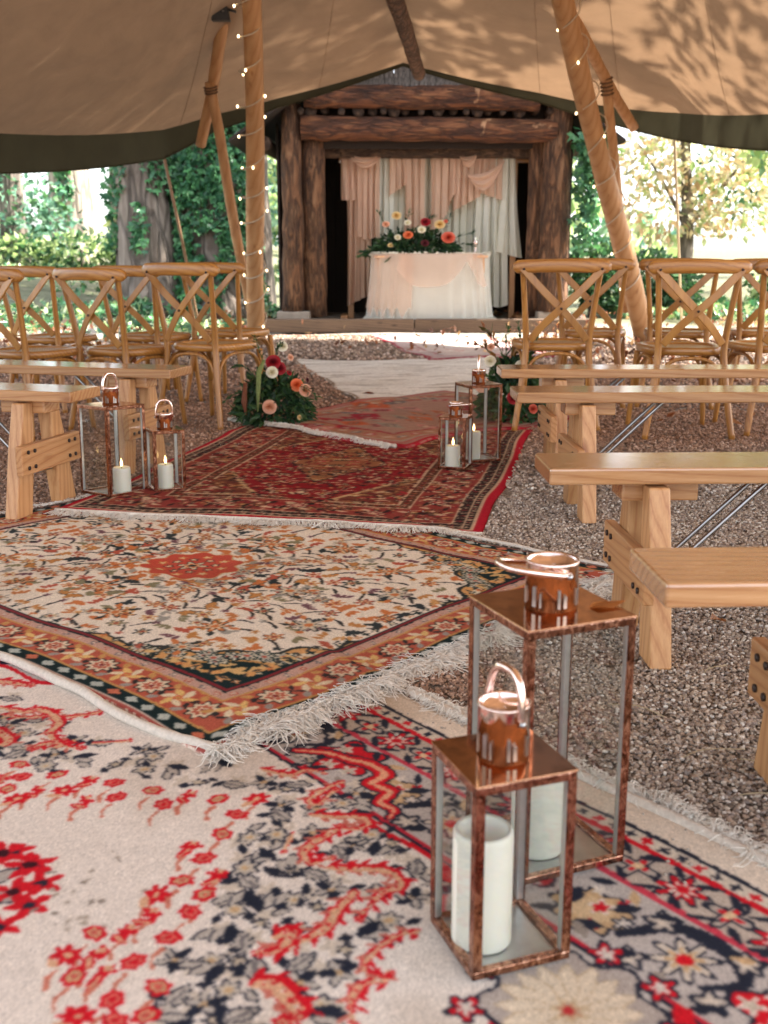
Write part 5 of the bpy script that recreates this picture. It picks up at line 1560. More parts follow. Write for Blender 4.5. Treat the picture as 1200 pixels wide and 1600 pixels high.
# ------------------------------------------------------------------ copper lanterns and candles
def make_lantern(w, h, r, ch, label, loc, rz, handle, seed, tilt=(0, 0), zinc_far=True):
    root = empty('lantern', loc, rz); root.rotation_euler = (tilt[0], tilt[1], rz)
    tag(root, label, 'lantern', 'glass and copper lanterns on the rugs')
    a = w / 2; s = .0062
    # base: rim and mirror floor
    for (x0, x1, y0, y1) in ((-a, a, -a, -a + s * 2), (-a, a, a - s * 2, a), (-a, -a + s * 2, -a + s * 2, a - s * 2), (a - s * 2, a, -a + s * 2, a - s * 2)):
        mb = MB(); mb.box(x0, x1, y0, y1, 0, .011); mb.build('base_rail', M['copper_bar'], root, False, .0012)
    mb = MB(); mb.box(-a + .013, a - .013, -a + .013, a - .013, .002, .006); mb.build('floor_plate', M['zinc'], root)
    # corner strips: folded L bars, dull tin inside
    for sx in (-1, 1):
        for sy in (-1, 1):
            x, y = sx * a, sy * a
            mb = MB()
            mb.box(min(x, x - sx * s * 2.1), max(x, x - sx * s * 2.1), min(y, y - sy * .0016), max(y, y - sy * .0016), .0112, h - .0122)
            mb.box(min(x, x - sx * .0016), max(x, x - sx * .0016), min(y - sy * .0017, y - sy * s * 2.1), max(y - sy * .0017, y - sy * s * 2.1), .0112, h - .0122)
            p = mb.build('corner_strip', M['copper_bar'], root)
            mb = MB(); xi, yi = x - sx * .0019, y - sy * .0019
            mb.box(min(xi, xi - sx * s * 1.8), max(xi, xi - sx * s * 1.8), min(yi, yi - sy * s * 1.8), max(yi, yi - sy * s * 1.8), .0112, h - .0122)
            mb.build('inner_angle', M['zinc'], p, False, .002)
    for (x0, x1, y0, y1) in ((-a, a, -a, -a + .003), (-a, a, a - .003, a), (-a, -a + .003, -a + .003, a - .003), (a - .003, a, -a + .003, a - .003)):
        mb = MB(); mb.box(x0, x1, y0, y1, h - .012, h - .0004); mb.build('top_rail', M['copper_bar'], root, False, .0008)
    mb = MB(); mb.box(-a - .0012, a + .0012, -a - .0012, a + .0012, h, h + .0024); mb.build('lid', M['copper_plate'], root, False, .0008)
    for (n0, n1) in (((-a + .005, -a + .0062), (a - .005, -a + .0062)), ((-a + .005, a - .0062), (a - .005, a - .0062)), ((-a + .0062, -a + .005), (-a + .0062, a - .005)), ((a - .0062, -a + .005), (a - .0062, a - .005))):
        mb = MB(); mb.add([(*n0, .009), (*n1, .009), (*n1, h - .004), (*n0, h - .004)], [(0, 1, 2, 3)]); mb.build('glass_pane', M['glass'], root)
    # chimney: open cylinder with rolled rim, bright steel strips imitating vent slits and reflected streaks near the lid
    z = h + .0024
    mb = MB(); mb.lathe([(r, z), (r, z + ch - .004), (r + .0015, z + ch), (r - .0005, z + ch + .0015), (r - .003, z + ch - .001), (r - .0032, z + ch - .012), (0, z + ch - .0125)], 40)
    cy = mb.build('chimney', M['copper'], root, True)
    for k in range(13):
        th = 2 * math.pi * (k + .25 * math.sin(k * 3.)) / 13
        mb = MB(); w_ = .0016 + .0018 * ((k * 5) % 4) / 3; mb.box(-w_, w_, -.0005, .0005, 0, ch * (.26 + .16 * ((k * 7) % 5) / 4))
        o = mb.build('vent_slit_glint', M['steel'], cy); o.location = ((r + .0002) * math.cos(th), (r + .0002) * math.sin(th), z + .006); o.rotation_euler = (0, 0, th + R(90))
    # handle: flattened loop pivoting on two rivets
    hz, up, th = handle
    hd = empty('handle'); hd.parent = root
    piv = z + ch * .78
    pts = []; rw = r + .004; hh = up
    for i in range(33):
        f = i / 32; an = math.pi * f
        pts.append((rw * math.copysign(abs(math.cos(an)) ** .7, math.cos(an)), 0, -.004 + hh * math.sin(an) ** .75))
    mb = MB(); mb.tube(pts, [.0055 if w > .13 else .0046] * 33, 10)
    me_o = mb.build('handle', M['copper'], root, True)
    bpy.data.objects.remove(hd)
    me_o.location = (0, 0, piv); me_o.rotation_euler = (th, 0, hz)
    for sg in (-1, 1):
        mb = MB(); mb.lathe([(0, .0042), (.003, .0036), (.0046, .0015), (.0048, 0)], 14)
        o = mb.build('rivet', M['steel'], me_o, True); o.location = (sg * (rw + .0036), 0, 0); o.rotation_euler = (0, R(90) * sg, 0)
    return root
def candle(loc, r, h, label, flame=True, seed=1, lean=0.0):
    root = empty('pillar_candle', loc); tag(root, label, 'candle', 'ivory pillar candles inside the lanterns')
    mb = MB(); mb.lathe([(r * .98, 0), (r, .003), (r, h - .012), (r * .97, h - .004), (r * .9, h), (r * .78, h - .003), (r * .5, h - .010), (.0, h - .012)], 36)
    mb.build('wax', M['wax'], root, True)
    mb = MB(); mb.tube([(0, 0, h - .012), (.0005, 0, h - .004), (.001, 0, h + .004)], .0013, 6); mb.build('wick', M['bolt'], root, True)
    if flame:
        mb = MB(); mb.lathe([(0, 0), (.0035, .004), (.0052, .010), (.0042, .018), (.0018, .027), (0, .034)], 12, (.001, 0, h + .001)); mb.build('flame', M['flame'], root, True)
    return root
ZR = 0.0155
aS = math.atan2(.049, .132); aL = math.atan2(.072, .173)
cS = (.112 + (.132 - .047) / 2 + .002, 1.25 + (.049 + .136) / 2)
make_lantern(.1425, .272, .034, .075, 'small copper lantern in the foreground with its loop handle standing up', (cS[0], cS[1], .008), aS, (R(98), .066, R(4)), 1)
candle((cS[0] - .024, cS[1] - .006, .0148), .041, .166, 'tall thick unlit ivory candle inside the small foreground lantern', False, 1)
cL = (.2 + (.173 - .069) / 2, 1.475 + (.072 + .159) / 2)
make_lantern(.182, .398, .0395, .072, 'large copper lantern in the foreground with its handle folded down on the lid', (cL[0], cL[1], .008), aL, (R(92), .092, R(-79)), 2)
candle((cL[0] - .012, cL[1] - .018, .0148), .041, .138, 'wide ivory candle standing in the large foreground lantern', False, 2)
make_lantern(.182, .345, .032, .064, 'tall copper lantern on the left beside the bench leg', (-1.062, 4.255, .008), R(51), (R(4), .072, R(0)), 3, (R(-1.0), R(1.6)))
candle((-1.025, 4.235, .0148), .034, .098, 'lit ivory candle in the tall left lantern', True, 3)
make_lantern(.126, .240, .030, .058, 'short copper lantern on the left at the edge of the crimson rug', (-.865, 4.30, .012), R(25), (R(2), .070, R(0)), 4, (R(-.5), R(.8)))
candle((-.865, 4.293, .0188), .030, .095, 'lit ivory candle in the short left lantern', True, 4)
make_lantern(.160, .345, .031, .058, 'tall copper lantern on the right in front of the floor flowers', (.425, 4.96, .010), R(21), (R(62), .080, R(0)), 5)
candle((.405, 4.94, .0168), .032, .125, 'lit ivory candle in the tall right lantern', True, 5)
make_lantern(.122, .225, .030, .058, 'short copper lantern on the right with its handle hanging down', (.312, 4.77, .010), R(-19), (R(60), .080, R(82)), 6)
candle((.30, 4.75, .0168), .032, .093, 'lit ivory candle in the short right lantern', True, 6)

# ------------------------------------------------------------------ flowers
def make_rose(rad, cols, seed, open_=1.0, layers=5):
    """one bloom facing +Z made of cupped petals"""
    g = random.Random(seed); V, F, C = [], [], []
    tot = 0
    for L_ in range(layers):
        f = L_ / max(1, layers - 1); n = 3 + L_ * 2 if layers < 6 else 4 + L_ * 2
        rr = rad * (.18 + .82 * f); tilt = (.25 + 1.0 * f * open_); ln = rad * (.75 + .25 * f)
        for k in range(n):
            a = 2 * math.pi * (k + .5 * (L_ % 2)) / n + g.uniform(-.2, .2)
            b = len(V); wd = rad * (.34 + .26 * f) * g.uniform(.9, 1.1)
            tl = tilt + g.uniform(-.12, .12)
            base_r = rad * .10 * f
            for j in range(4):
                t_ = j / 3; th = tl * (.45 + .75 * t_)
                out = base_r + ln * t_ * math.sin(th) * .9; up = ln * t_ * math.cos(th) * .9
                for i_ in (-1, 0, 1):
                    w = wd * math.sin(min(1, .25 + t_ * .8) * math.pi * .62) * i_ * (1 if t_ < .95 else .75)
                    cup = .22 * abs(i_) * rad * (.3 + .3 * t_)
                    o_ = out - cup
                    V.append((o_ * math.cos(a) - w * math.sin(a), o_ * math.sin(a) + w * math.cos(a), up - rad * .25 + (0 if i_ == 0 else -.02 * rad)))
                    c = np.array(cols[0]) * (1 - f) + np.array(cols[1]) * f
                    C.append(c * g.uniform(.86, 1.1))
            for j in range(3):
                for i_ in range(2):
                    p = b + j * 3 + i_; F.append((p, p + 1, p + 4, p + 3))
    return np.array(V), np.array(F), np.array(C)
LEAF5 = np.array([(0, 0), (.32, -.16), (.30, .22), (.0, .62), (-.30, .22), (-.32, -.16)])
def leaves_mesh(name, pts, dirs, size, cols, mat, parent, seed, shape='blade', aspect=.42):
    """many small folded leaves in one mesh: pts (n,3), dirs (n,3) the way each leaf points"""
    g = np.random.default_rng(seed); n = len(pts)
    d = dirs / (np.linalg.norm(dirs, axis=1, keepdims=True) + 1e-9)
    rnd = g.normal(0, 1, (n, 3)); w = np.cross(d, rnd); w /= np.linalg.norm(w, axis=1, keepdims=True) + 1e-9
    nn = np.cross(w, d)
    s = (size * g.uniform(.65, 1.3, n))[:, None]
    if shape == 'ivy':
        prof = [(0, 0, 0), (.10, -.42, .06), (.42, -.50, .0), (.45, -.12, .05), (.98, 0, -.04), (.45, .12, .05), (.42, .50, .0), (.10, .42, .06)]
        fan = [(0, i, i + 1) for i in range(1, 7)]
    else:
        prof = [(0, 0, 0), (.38, -aspect * .5, .05), (1, 0, -.06), (.38, aspect * .5, .05)]
        fan = [(0, 1, 2), (0, 2, 3)]
    V = np.stack([pts + d * s * a + w * s * b + nn * s * c for a, b, c in prof], 1)
    F = (np.array(fan)[None] + (np.arange(n) * len(prof))[:, None, None]).reshape(-1, 3)
    c = np.asarray(cols, float)
    ci = c[g.integers(0, len(c), n)] * g.uniform(.6, 1.3, (n, 1))
    C = np.repeat(np.clip(ci, 0, 1), len(prof), 0)
    return np_mesh(name, V.reshape(-1, 3), F, mat, parent, C, smooth=False)
GREENS = [s8(50, 82, 50), s8(66, 102, 58), s8(38, 66, 46), s8(84, 114, 68), s8(56, 90, 62)]
def bloom(parent, name, pos, face, rad, cols, seed, open_=1.0, layers=5):
    V, F, C = make_rose(rad, cols, seed, open_, layers)
    q = Vector(face).normalized().to_track_quat('Z', 'Y').to_matrix()
    V = np.array([q @ Vector(v) + Vector(pos) for v in V])
    o = np_mesh(name, V, F, M['petal'], parent, C)
    sm = o.modifiers.new('sub', 'SUBSURF'); sm.levels = 1; sm.render_levels = 1
    return o
W_ROSE = (s8(226, 216, 180), s8(240, 234, 216)); RED_R = (s8(110, 8, 22), s8(176, 18, 34)); ORG = (s8(214, 92, 40), s8(236, 132, 84)); PEACH = (s8(214, 150, 112), s8(238, 186, 156)); DAH = (s8(190, 60, 40), s8(232, 120, 92)); YEL = (s8(214, 170, 84), s8(238, 214, 160)); WINE_F = (s8(60, 8, 18), s8(98, 14, 30))
def foliage(parent, n, cx, sx, sy, sz, z0, seed, size=.05, droop=.2, cols=GREENS):
    g = np.random.default_rng(seed)
    u = g.normal(0, 1, (n, 3)); u /= np.linalg.norm(u, axis=1, keepdims=True)
    rr = g.uniform(.35, 1.0, (n, 1)) ** .5
    p = u * rr * np.array([sx, sy, sz]); p[:, 2] = np.abs(p[:, 2]) + z0; p[:, 0] += cx
    d = u + g.normal(0, .5, (n, 3)); d[:, 2] -= droop
    o = leaves_mesh('foliage', p, d, size, cols, M['leaf'], parent, seed)
    o['kind'] = 'stuff'; return o
def sprigs(parent, arr, seed, cols=GREENS, size=.035, per=26, name='sprig'):
    """arching stems with leaves along them"""
    g = np.random.default_rng(seed); mb = MB(); P = []; D = []
    for (a, b, c) in arr:
        pts = [Vector(q) for q in Pat.smooth([a, b, c], 6)]
        mb.tube(pts, .0022, 4)
        for k in range(per):
            f = (k + .5) / per * (len(pts) - 1); i = int(f); p = pts[i].lerp(pts[min(i + 1, len(pts) - 1)], f - i)
            P.append(p[:]); dd = (pts[min(i + 1, len(pts) - 1)] - pts[i]).normalized()
            D.append((dd + Vector(g.normal(0, .75, 3)))[:])
    st = mb.build('stem', M['stem'], parent, True)
    o = leaves_mesh(name, np.array(P), np.array(D), size, cols, M['leaf'], parent, seed); o['kind'] = 'stuff'
FA_L = empty('flower_arrangement', (-.62, 6.12, .02)); tag(FA_L, 'leafy floor arrangement with red, white and orange roses beside the left chairs', 'flowers', 'flower arrangements')
foliage(FA_L, 1500, 0, .21, .16, .27, .0, 5, .05)
sprigs(FA_L, [((0, 0, .1), (-.12, -.05, .28), (-.2, -.05, .30)), ((0, 0, .1), (-.17, -.08, .16), (-.27, -.1, .10)), ((0, 0, .1), (.15, -.1, .2), (.26, -.12, .14)), ((0, 0, .15), (-.06, 0, .36), (-.09, 0, .46)), ((0, 0, .1), (.02, .04, .34), (.05, .03, .42)), ((.0, 0, .1), (-.1, -.15, .08), (-.16, -.22, .03)), ((0, 0, .1), (.12, -.14, .08), (.2, -.2, .03))], 6)
for (x, y, z, r, c, nm, f, lay) in [(.015, -.06, .325, .046, RED_R, 'red_rose', (0, -1, .5), 5), (.05, -.05, .29, .04, RED_R, 'red_rose', (.5, -1, .3), 5), (.012, -.12, .275, .036, W_ROSE, 'white_rose', (.0, -1, .25), 5), (.10, -.05, .265, .018, RED_R, 'red_bud', (.5, -.6, .6), 3), (.145, -.10, .205, .040, ORG, 'orange_rose', (.3, -1, .4), 5), (.19, -.10, .175, .040, PEACH, 'coral_rose', (.4, -1, .2), 5), (.0, -.18, .095, .042, PEACH, 'peach_dahlia', (0, -1, .15), 7), (.055, .06, .40, .034, W_ROSE, 'white_rose', (.2, -1, .4), 5), (.10, .05, .34, .022, PEACH, 'pink_bud', (.5, -.8, .3), 3), (.20, -.08, .23, .016, WINE_F, 'wine_bud', (1, -.5, .3), 3), (.16, -.16, .035, .016, YEL, 'yellow_bud', (.5, -1, .2), 3)]:
    bloom(FA_L, nm, (x, y, z), f, r, c, int(z * 1000 + x * 77), 1.05 if lay > 5 else .8, lay)
mb = MB(); mb.tube([(-.03, -.12, .34), (-.05, -.17, .28), (-.055, -.19, .18), (-.062, -.19, .07)], [.008, .014, .013, .004], 8, True, .3, 2); mb.build('amaranth_tassel', mat_plain('green tassel', (.16, .2, .06), .8, 0, .3, 90, .5), FA_L, True)
mb = MB(); mb.tube([(-.13, -.14, .22), (-.135, -.17, .12), (-.13, -.17, .05)], [.012, .014, .004], 8, True, .3, 3); mb.build('amaranth_tassel', mat_plain('russet tassel', (.16, .05, .02), .8, 0, .3, 90, .5), FA_L, True)
FA_R = empty('flower_arrangement', (.73, 6.22, .02)); tag(FA_R, 'floor arrangement with autumn leaves and a peach rose behind the right lanterns', 'flowers', 'flower arrangements')
foliage(FA_R, 1500, 0, .18, .16, .36, .0, 15, .055)
AUT = [s8(150, 90, 50), s8(170, 120, 64), s8(120, 60, 44), s8(96, 90, 48)]
sprigs(FA_R, [((0, 0, .2), (-.10, 0, .42), (-.17, .0, .50)), ((0, 0, .2), (-.13, -.05, .36), (-.22, -.05, .42))], 8, AUT, .055, 16, 'autumn_leaf')
sprigs(FA_R, [((0, 0, .1), (.03, .0, .4), (.02, .02, .54)), ((0, 0, .1), (.10, .0, .36), (.14, 0, .5)), ((0, 0, .1), (-.05, .0, .4), (-.03, .02, .50)), ((0, 0, .1), (.13, -.1, .2), (.2, -.1, .1))], 9)
for (x, y, z, r, c, nm, f, lay) in [(-.19, -.16, .20, .048, PEACH, 'peach_rose', (-.2, -1, .2), 5), (-.15, -.16, .33, .036, W_ROSE, 'white_rose', (-.1, -1, .4), 5), (.02, -.18, .30, .042, W_ROSE, 'white_rose', (.1, -1, .3), 5), (-.02, -.20, .135, .042, RED_R, 'red_rose', (0, -1, .2), 5), (-.14, -.08, .40, .024, PEACH, 'peach_bud', (-.4, -1, .4), 3), (.09, -.18, .07, .03, DAH, 'coral_rose', (.3, -1, .2), 5)]:
    bloom(FA_R, nm, (x, y, z), f, r, c, int(z * 1000 + x * 91 + 400), .8, lay)
FA_T = empty('flower_arrangement', (.38, 13.74, .922)); FA_T.scale = (1.08, 1.0, .84); tag(FA_T, 'wide altar arrangement with coral dahlia, white and red blooms on the tablecloth', 'flowers', 'flower arrangements')
foliage(FA_T, 1500, 0, .50, .15, .33, .0, 25, .075)
foliage(FA_T, 500, -.28, .34, .12, .10, -.02, 26, .075, .5)
sprigs(FA_T, [((0, 0, .1), (-.30, 0, .34), (-.42, 0, .58)), ((0, 0, .1), (-.1, 0, .42), (-.05, 0, .60)), ((0, 0, .1), (.30, 0, .36), (.40, 0, .54)), ((0, 0, .1), (.45, 0, .22), (.66, 0, .30)), ((0, 0, .1), (-.42, -.1, .1), (-.66, -.2, -.06)), ((0, 0, .1), (-.2, -.2, .0), (-.3, -.26, -.1)), ((0, 0, .1), (.1, 0, .4), (.18, 0, .52)), ((0, 0, .1), (.52, 0, .12), (.62, -.02, .12))], 27, GREENS, .07, 22)
for (x, y, z, r, c, nm, f, lay) in [(-.215, -.12, .52, .062, YEL, 'cream_rose', (0, -1, .2), 5), (-.33, -.12, .40, .05, PEACH, 'peach_rose', (-.3, -1, .2), 5), (.105, -.16, .43, .066, RED_R, 'red_rose', (0, -1, .3), 5), (.265, -.14, .40, .066, YEL, 'cream_dahlia', (.1, -1, .2), 6), (.06, -.18, .325, .055, W_ROSE, 'white_rose', (0, -1, .2), 5), (-.085, -.18, .25, .064, ORG, 'orange_rose', (0, -1, .3), 5), (.36, -.17, .22, .085, DAH, 'coral_dahlia', (0.1, -1, .1), 7), (-.2, -.17, .22, .044, W_ROSE, 'white_rose', (0, -1, .1), 5), (-.09, -.14, .42, .045, W_ROSE, 'white_rose', (0, -1, .3), 4), (-.28, -.16, .11, .036, YEL, 'yellow_rose', (0, -1, .1), 4), (.1, -.2, .14, .05, WINE_F, 'wine_rose', (0, -1, .1), 5), (.33, -.12, .44, .03, DAH, 'coral_bud', (.3, -1, .3), 3)]:
    bloom(FA_T, nm, (x, y, z), f, r, c, int(z * 1000 + x * 55 + 900), .95 if lay > 5 else .75, lay)
# little copper candle holder at the right end of the table
tb = empty('candle_holder', (1.10, 13.66, .920)); tag(tb, 'small copper candle holder on the right end of the altar table', 'candle holder')
mb = MB(); mb.lathe([(.04, 0), (.045, .006), (.014, .02), (.012, .09), (.03, .105), (.032, .15), (.028, .15), (.026, .11)], 18); mb.build('stand', M['copper'], tb, True)
mb = MB(); mb.tube([(0, 0, .10), (0, 0, .19)], .018, 12); mb.build('candle_stub', M['wax'], tb, True)

# ------------------------------------------------------------------ fallen leaves and twigs
BROWN = [s8(120, 66, 38), s8(146, 84, 48), s8(96, 56, 36), s8(160, 104, 62)]
rr = random.Random(31)
lf_protos = []
for k in range(4):
    V = np.array([(0, 0, .0), (.02, -.016, .008), (.05, -.022, .012), (.085, 0, .004), (.05, .02, .015), (.02, .014, .006), (.045, 0, .001)])
    V[:, 2] += np.array([rr.uniform(0, .012) for _ in range(7)])
    F = np.array([(0, 1, 6), (1, 2, 6), (2, 3, 6), (3, 4, 6), (4, 5, 6), (5, 0, 6)])
    o = np_mesh('fallen_leaf', V, F, M['leaf'], None, np.tile(np.array(BROWN[k]), (7, 1)), False)
    lf_protos.append(o)
spots = []
for i in range(46):
    if i < 34: spots.append((rr.uniform(1.0, 2.7), rr.uniform(5.6, 8.6)))
    elif i < 42: spots.append((rr.uniform(-2.4, -.9), rr.uniform(5.2, 7.5)))
    else: spots.append((rr.uniform(.75, 1.4), rr.uniform(1.9, 3.6)))
for i, (x, y) in enumerate(spots):
    o = lf_protos[i] if i < 4 else lf_protos[i % 4].copy()
    if i >= 4: COL.objects.link(o)
    o.location = (x, y, float(ground_z(x, y)) + .008); o.rotation_euler = (rr.uniform(-.3, .3), rr.uniform(-.3, .3), rr.uniform(0, 6.28)); k = rr.uniform(.6, 1.2); o.scale = (k, k, k)
    tag(o, 'dry curled brown leaf lying on the gravel', 'leaf', 'fallen leaves on the gravel')
tl = np_mesh('fallen_leaf', np.array([(0, 0, 0), (.01, -.012, .004), (.032, -.016, .001), (.06, 0, .006), (.03, .017, .002), (.01, .01, .004)]), np.array([(0, 1, 2), (0, 2, 3), (0, 3, 4), (0, 4, 5)]), M['leaf'], None, np.tile(np.array(s8(196, 120, 62)), (6, 1)), False)
tl.location = (cL[0] + .055, cL[1] - .015, .4095); tl.rotation_euler = (0, 0, R(15)); tag(tl, 'single orange leaf lying on the lid of the large foreground lantern', 'leaf')
sc_ = lf_protos[0].copy(); COL.objects.link(sc_); sc_.location = (-.06, 7.4, float(rug_z('E', -.06, 7.4)) + .004); tag(sc_, 'small dark leaf lying alone on the pale grey rug', 'leaf')
tw_n = 0
for (x, y, a, l) in [(.62, 1.92, .4, .13), (.70, 1.86, -.9, .10), (.52, 2.12, 2.6, .12), (.78, 2.05, 1.3, .11), (.66, 1.74, -.4, .09), (.93, 2.05, -.5, .12), (.36, 2.05, .1, .07), (.75, 2.35, .9, .08)]:
    pts = [(l * (f - .5), .012 * math.sin(f * 4 + a), .004 + .004 * math.sin(f * 3.1)) for f in [i / 6 for i in range(7)]]
    mb = MB(); mb.tube(pts, .0011, 5)
    if tw_n % 2: mb.tube([pts[2], (pts[2][0] + l * .3, .022, .006)], .0009, 5)
    o = mb.build('dry_twig', M['rope'], None, True); o.location = (x, y, .006); o.rotation_euler = (0, 0, a); tw_n += 1
    tag(o, 'thin dry twig lying on the gravel near the foreground lanterns', 'twig', 'dry twigs on the gravel')

# ------------------------------------------------------------------ trees, shrubs and ground cover
def blob_points(blobs, n, g):
    w = np.array([b[3] * b[4] * b[5] for b in blobs]) ** .8; w /= w.sum()
    k = g.choice(len(blobs), n, p=w); B = np.array(blobs)[k]
    u = g.normal(0, 1, (n, 3)); u /= np.linalg.norm(u, axis=1, keepdims=True)
    r = g.uniform(.2, 1, (n, 1)) ** .45
    return B[:, :3] + u * r * B[:, 3:6], u
def tree(name, base, trunk_pts, r0, r1, mat, blobs, n, size, cols, label, group, seed, limbs=(), cat='tree', ivy=None):
    g = np.random.default_rng(seed); bz = float(ground_z(base[0], base[1]))
    root = empty(name, (base[0], base[1], bz - .05)); tag(root, label, cat, group)
    if trunk_pts:
        P = [Vector(q) for q in Pat.smooth(trunk_pts, 5)]; m = len(P)
        rad = [r0 * (1 + .55 * math.exp(-4.5 * i / m)) + (r1 - r0) * i / m for i in range(m)]
        mb = MB(); mb.tube(P, rad, 22, True, .05, seed); mb.build('trunk', mat, root, True)
        for (a, b, c, r_) in limbs:
            mb = MB(); mb.tube([Vector(q) for q in Pat.smooth([a, b, c], 5)], [r_ * (1 - .8 * i / 10) for i in range(11)], 8, True, .05, seed); mb.build('limb', mat, root, True)
    if blobs:
        p, u = blob_points(blobs, n, g)
        d = u + g.normal(0, .7, (n, 3)); d[:, 2] -= .35
        o = leaves_mesh('crown', p, d, size, cols, M['leaf'], root, seed, 'blade', .6); o['kind'] = 'stuff'
    if ivy:
        (cnt, z0, z1, rad_f, a0, a1, sz, cl) = ivy
        P = [Vector(q) for q in Pat.smooth(trunk_pts, 5)]; m = len(P)
        pts = []; dr = []
        for k in range(cnt):
            z = g.uniform(z0, z1); a = g.uniform(a0, a1)
            i = min(range(m), key=lambda q: abs(P[q].z - z))
            rad = (r0 * (1 + .55 * math.exp(-4.5 * i / m)) + (r1 - r0) * i / m) * rad_f
            lump = .10 * vnoise(np.array([a * 2.2]), np.array([z * 1.6]), seed)[0] + g.uniform(0, .09)
            if vnoise(np.array([a * 1.7 + 9]), np.array([z * .9]), seed + 1)[0] < cl: continue
            o_ = Vector((math.cos(a), math.sin(a), 0))
            pts.append((P[i] + o_ * (rad + lump) - Vector((0, 0, P[i].z - z)))[:])
            dr.append((o_ * .55 + Vector((g.normal(0, .4), g.normal(0, .4), -.8)))[:])
        o = leaves_mesh('ivy', np.array(pts), np.array(dr), sz, IVYG, M['ivy'], root, seed + 3, 'ivy'); o['kind'] = 'stuff'
    return root
IVYG = [s8(70, 124, 80), s8(86, 144, 90), s8(56, 104, 72), s8(100, 154, 102), s8(64, 114, 82)]
TEAL = [s8(96, 140, 120), s8(120, 160, 138), s8(80, 122, 104), s8(140, 172, 150)]
LIME = [s8(166, 186, 124), s8(186, 200, 144), s8(144, 168, 108), s8(198, 208, 164)]
MAPLE = [s8(222, 200, 172), s8(230, 210, 184), s8(212, 174, 140), s8(232, 218, 200), s8(196, 192, 164)]
DARKG = [s8(58, 94, 62), s8(74, 112, 72), s8(48, 80, 54), s8(90, 124, 80)]
HI = [(0, 0, 9.5, 2.4, 2.2, 1.6), (1.2, .4, 8.4, 1.4, 1.4, 1.0), (-1.3, -.2, 8.6, 1.5, 1.4, 1.1)]
LIMB = (((0, 0, 6.2), (.9, .2, 7.6), (1.6, .3, 8.7), .13), ((0, 0, 6.8), (-.9, -.1, 8.0), (-1.6, -.2, 9.0), .12))
TG = 'trees around the clearing'
F_ = (R(180), R(360))
tree('ivy_tree', (-3.42, 16.4), [(0, 0, 0), (-.02, 0, 1.2), (-.10, 0, 2.6), (-.18, 0, 5), (-.1, 0, 8.5)], .36, .24, M['bark'], HI, 1500, .3, DARKG, 'broad grey trunk with patches of ivy on the left of the shelter', TG, 31, LIMB, 'tree', (2000, .9, 5.2, 1.02, *F_, .115, .02))
tree('ivy_tree', (-2.58, 16.9), [(0, 0, 0), (.02, 0, 1.2), (.06, 0, 2.6), (.1, 0, 5), (.1, 0, 8.5)], .50, .36, M['bark'], HI, 1500, .3, DARKG, 'thick trunk wholly wrapped in green ivy next to the shelter', TG, 32, LIMB, 'tree', (5200, .1, 5.2, 1.06, *F_, .125, -.75))
tree('dark_tree', (-2.04, 17.6), [(0, 0, 0), (.0, 0, 1.5), (.02, 0, 3), (.06, 0, 5), (.1, 0, 8)], .25, .2, M['bark'], HI, 1200, .3, DARKG, 'dark slim trunk just right of the ivy wrapped tree', TG, 33, LIMB)
tree('pale_tree', (-7.75, 28.5), [(0, 0, 0), (-.05, 0, 2), (-.1, 0, 4), (-.1, 0, 7), (0, 0, 9)], .46, .3, M['bark_far'], HI, 1500, .35, DARKG, 'pale blurred far trunk with ivy on its left side', TG, 34, LIMB, 'tree', (1300, .3, 5, 1.05, R(160), R(290), .2, .05))
tree('pale_tree', (-6.75, 30), [(0, 0, 0), (-.05, 0, 2), (0, 0, 4), (.1, 0, 7), (.1, 0, 9)], .33, .25, M['bark_far'], [(0, 0, 9, 2, 2, 1.4), (.4, -.4, 2.6, .8, .5, .8), (.3, -.3, 1.2, .8, .5, .6)], 1500, .25, DARKG + LIME, 'slim far trunk with leafy shoots beside the pale trunk', TG, 35, LIMB)
tree('conifer_tree', (-7.15, 22), [(0, 0, 0), (0, 0, 2), (0, 0, 4), (0, 0, 6)], .22, .1, M['bark'], [(-.3, 0, 1.2, 1.4, 1.0, 1.0), (-.9, 0, 2.6, 1.2, 1.0, 1.0), (-1.2, 0, 3.8, 1.2, 1, .9), (.6, 0, 0.9, .7, .7, .7), (-.6, 0, 4.8, 1.3, 1, .9)], 3600, .16, TEAL + TEAL + DARKG, 'soft teal green bushy tree at the left edge of the photo', TG, 36)
tree('far_tree', (-1.9, 24), [(0, 0, 0), (0, 0, 2), (0, 0, 4), (0, 0, 6)], .2, .1, M['bark'], [(0, 0, 2.0, 1.3, 1.0, .9), (.3, 0, 3.4, 1.4, 1.0, .9), (-.6, 0, 1.0, 1, .8, .7), (.2, 0, 4.8, 1.5, 1, .9)], 2200, .2, TEAL + LIME, 'teal leaved tree glimpsed between the left pole and the shelter', TG, 37)
tree('maple_tree', (5.4, 20.5), [(0, 0, 0), (.05, 0, 1), (0, 0, 2), (-.2, 0, 4)], .13, .07, M['bark'], [(-.2, 0, 1.5, 1.0, .8, .55), (.9, 0, 1.7, 1.0, .8, .6), (.2, 0, 2.5, 1.2, .9, .6), (-.7, 0, 2.4, .7, .7, .5), (1.5, .1, 2.6, .9, .8, .7), (.4, 0, 3.4, 1.3, 1, .6)], 3300, .15, MAPLE + MAPLE + LIME, 'bright yellow and orange maple in sunshine on the right', TG, 38, (((0, 0, 1.2), (.6, 0, 1.9), (1.2, 0, 2.7), .06), ((0, 0, 1.3), (-.4, 0, 2.0), (-.9, 0, 2.7), .05)))
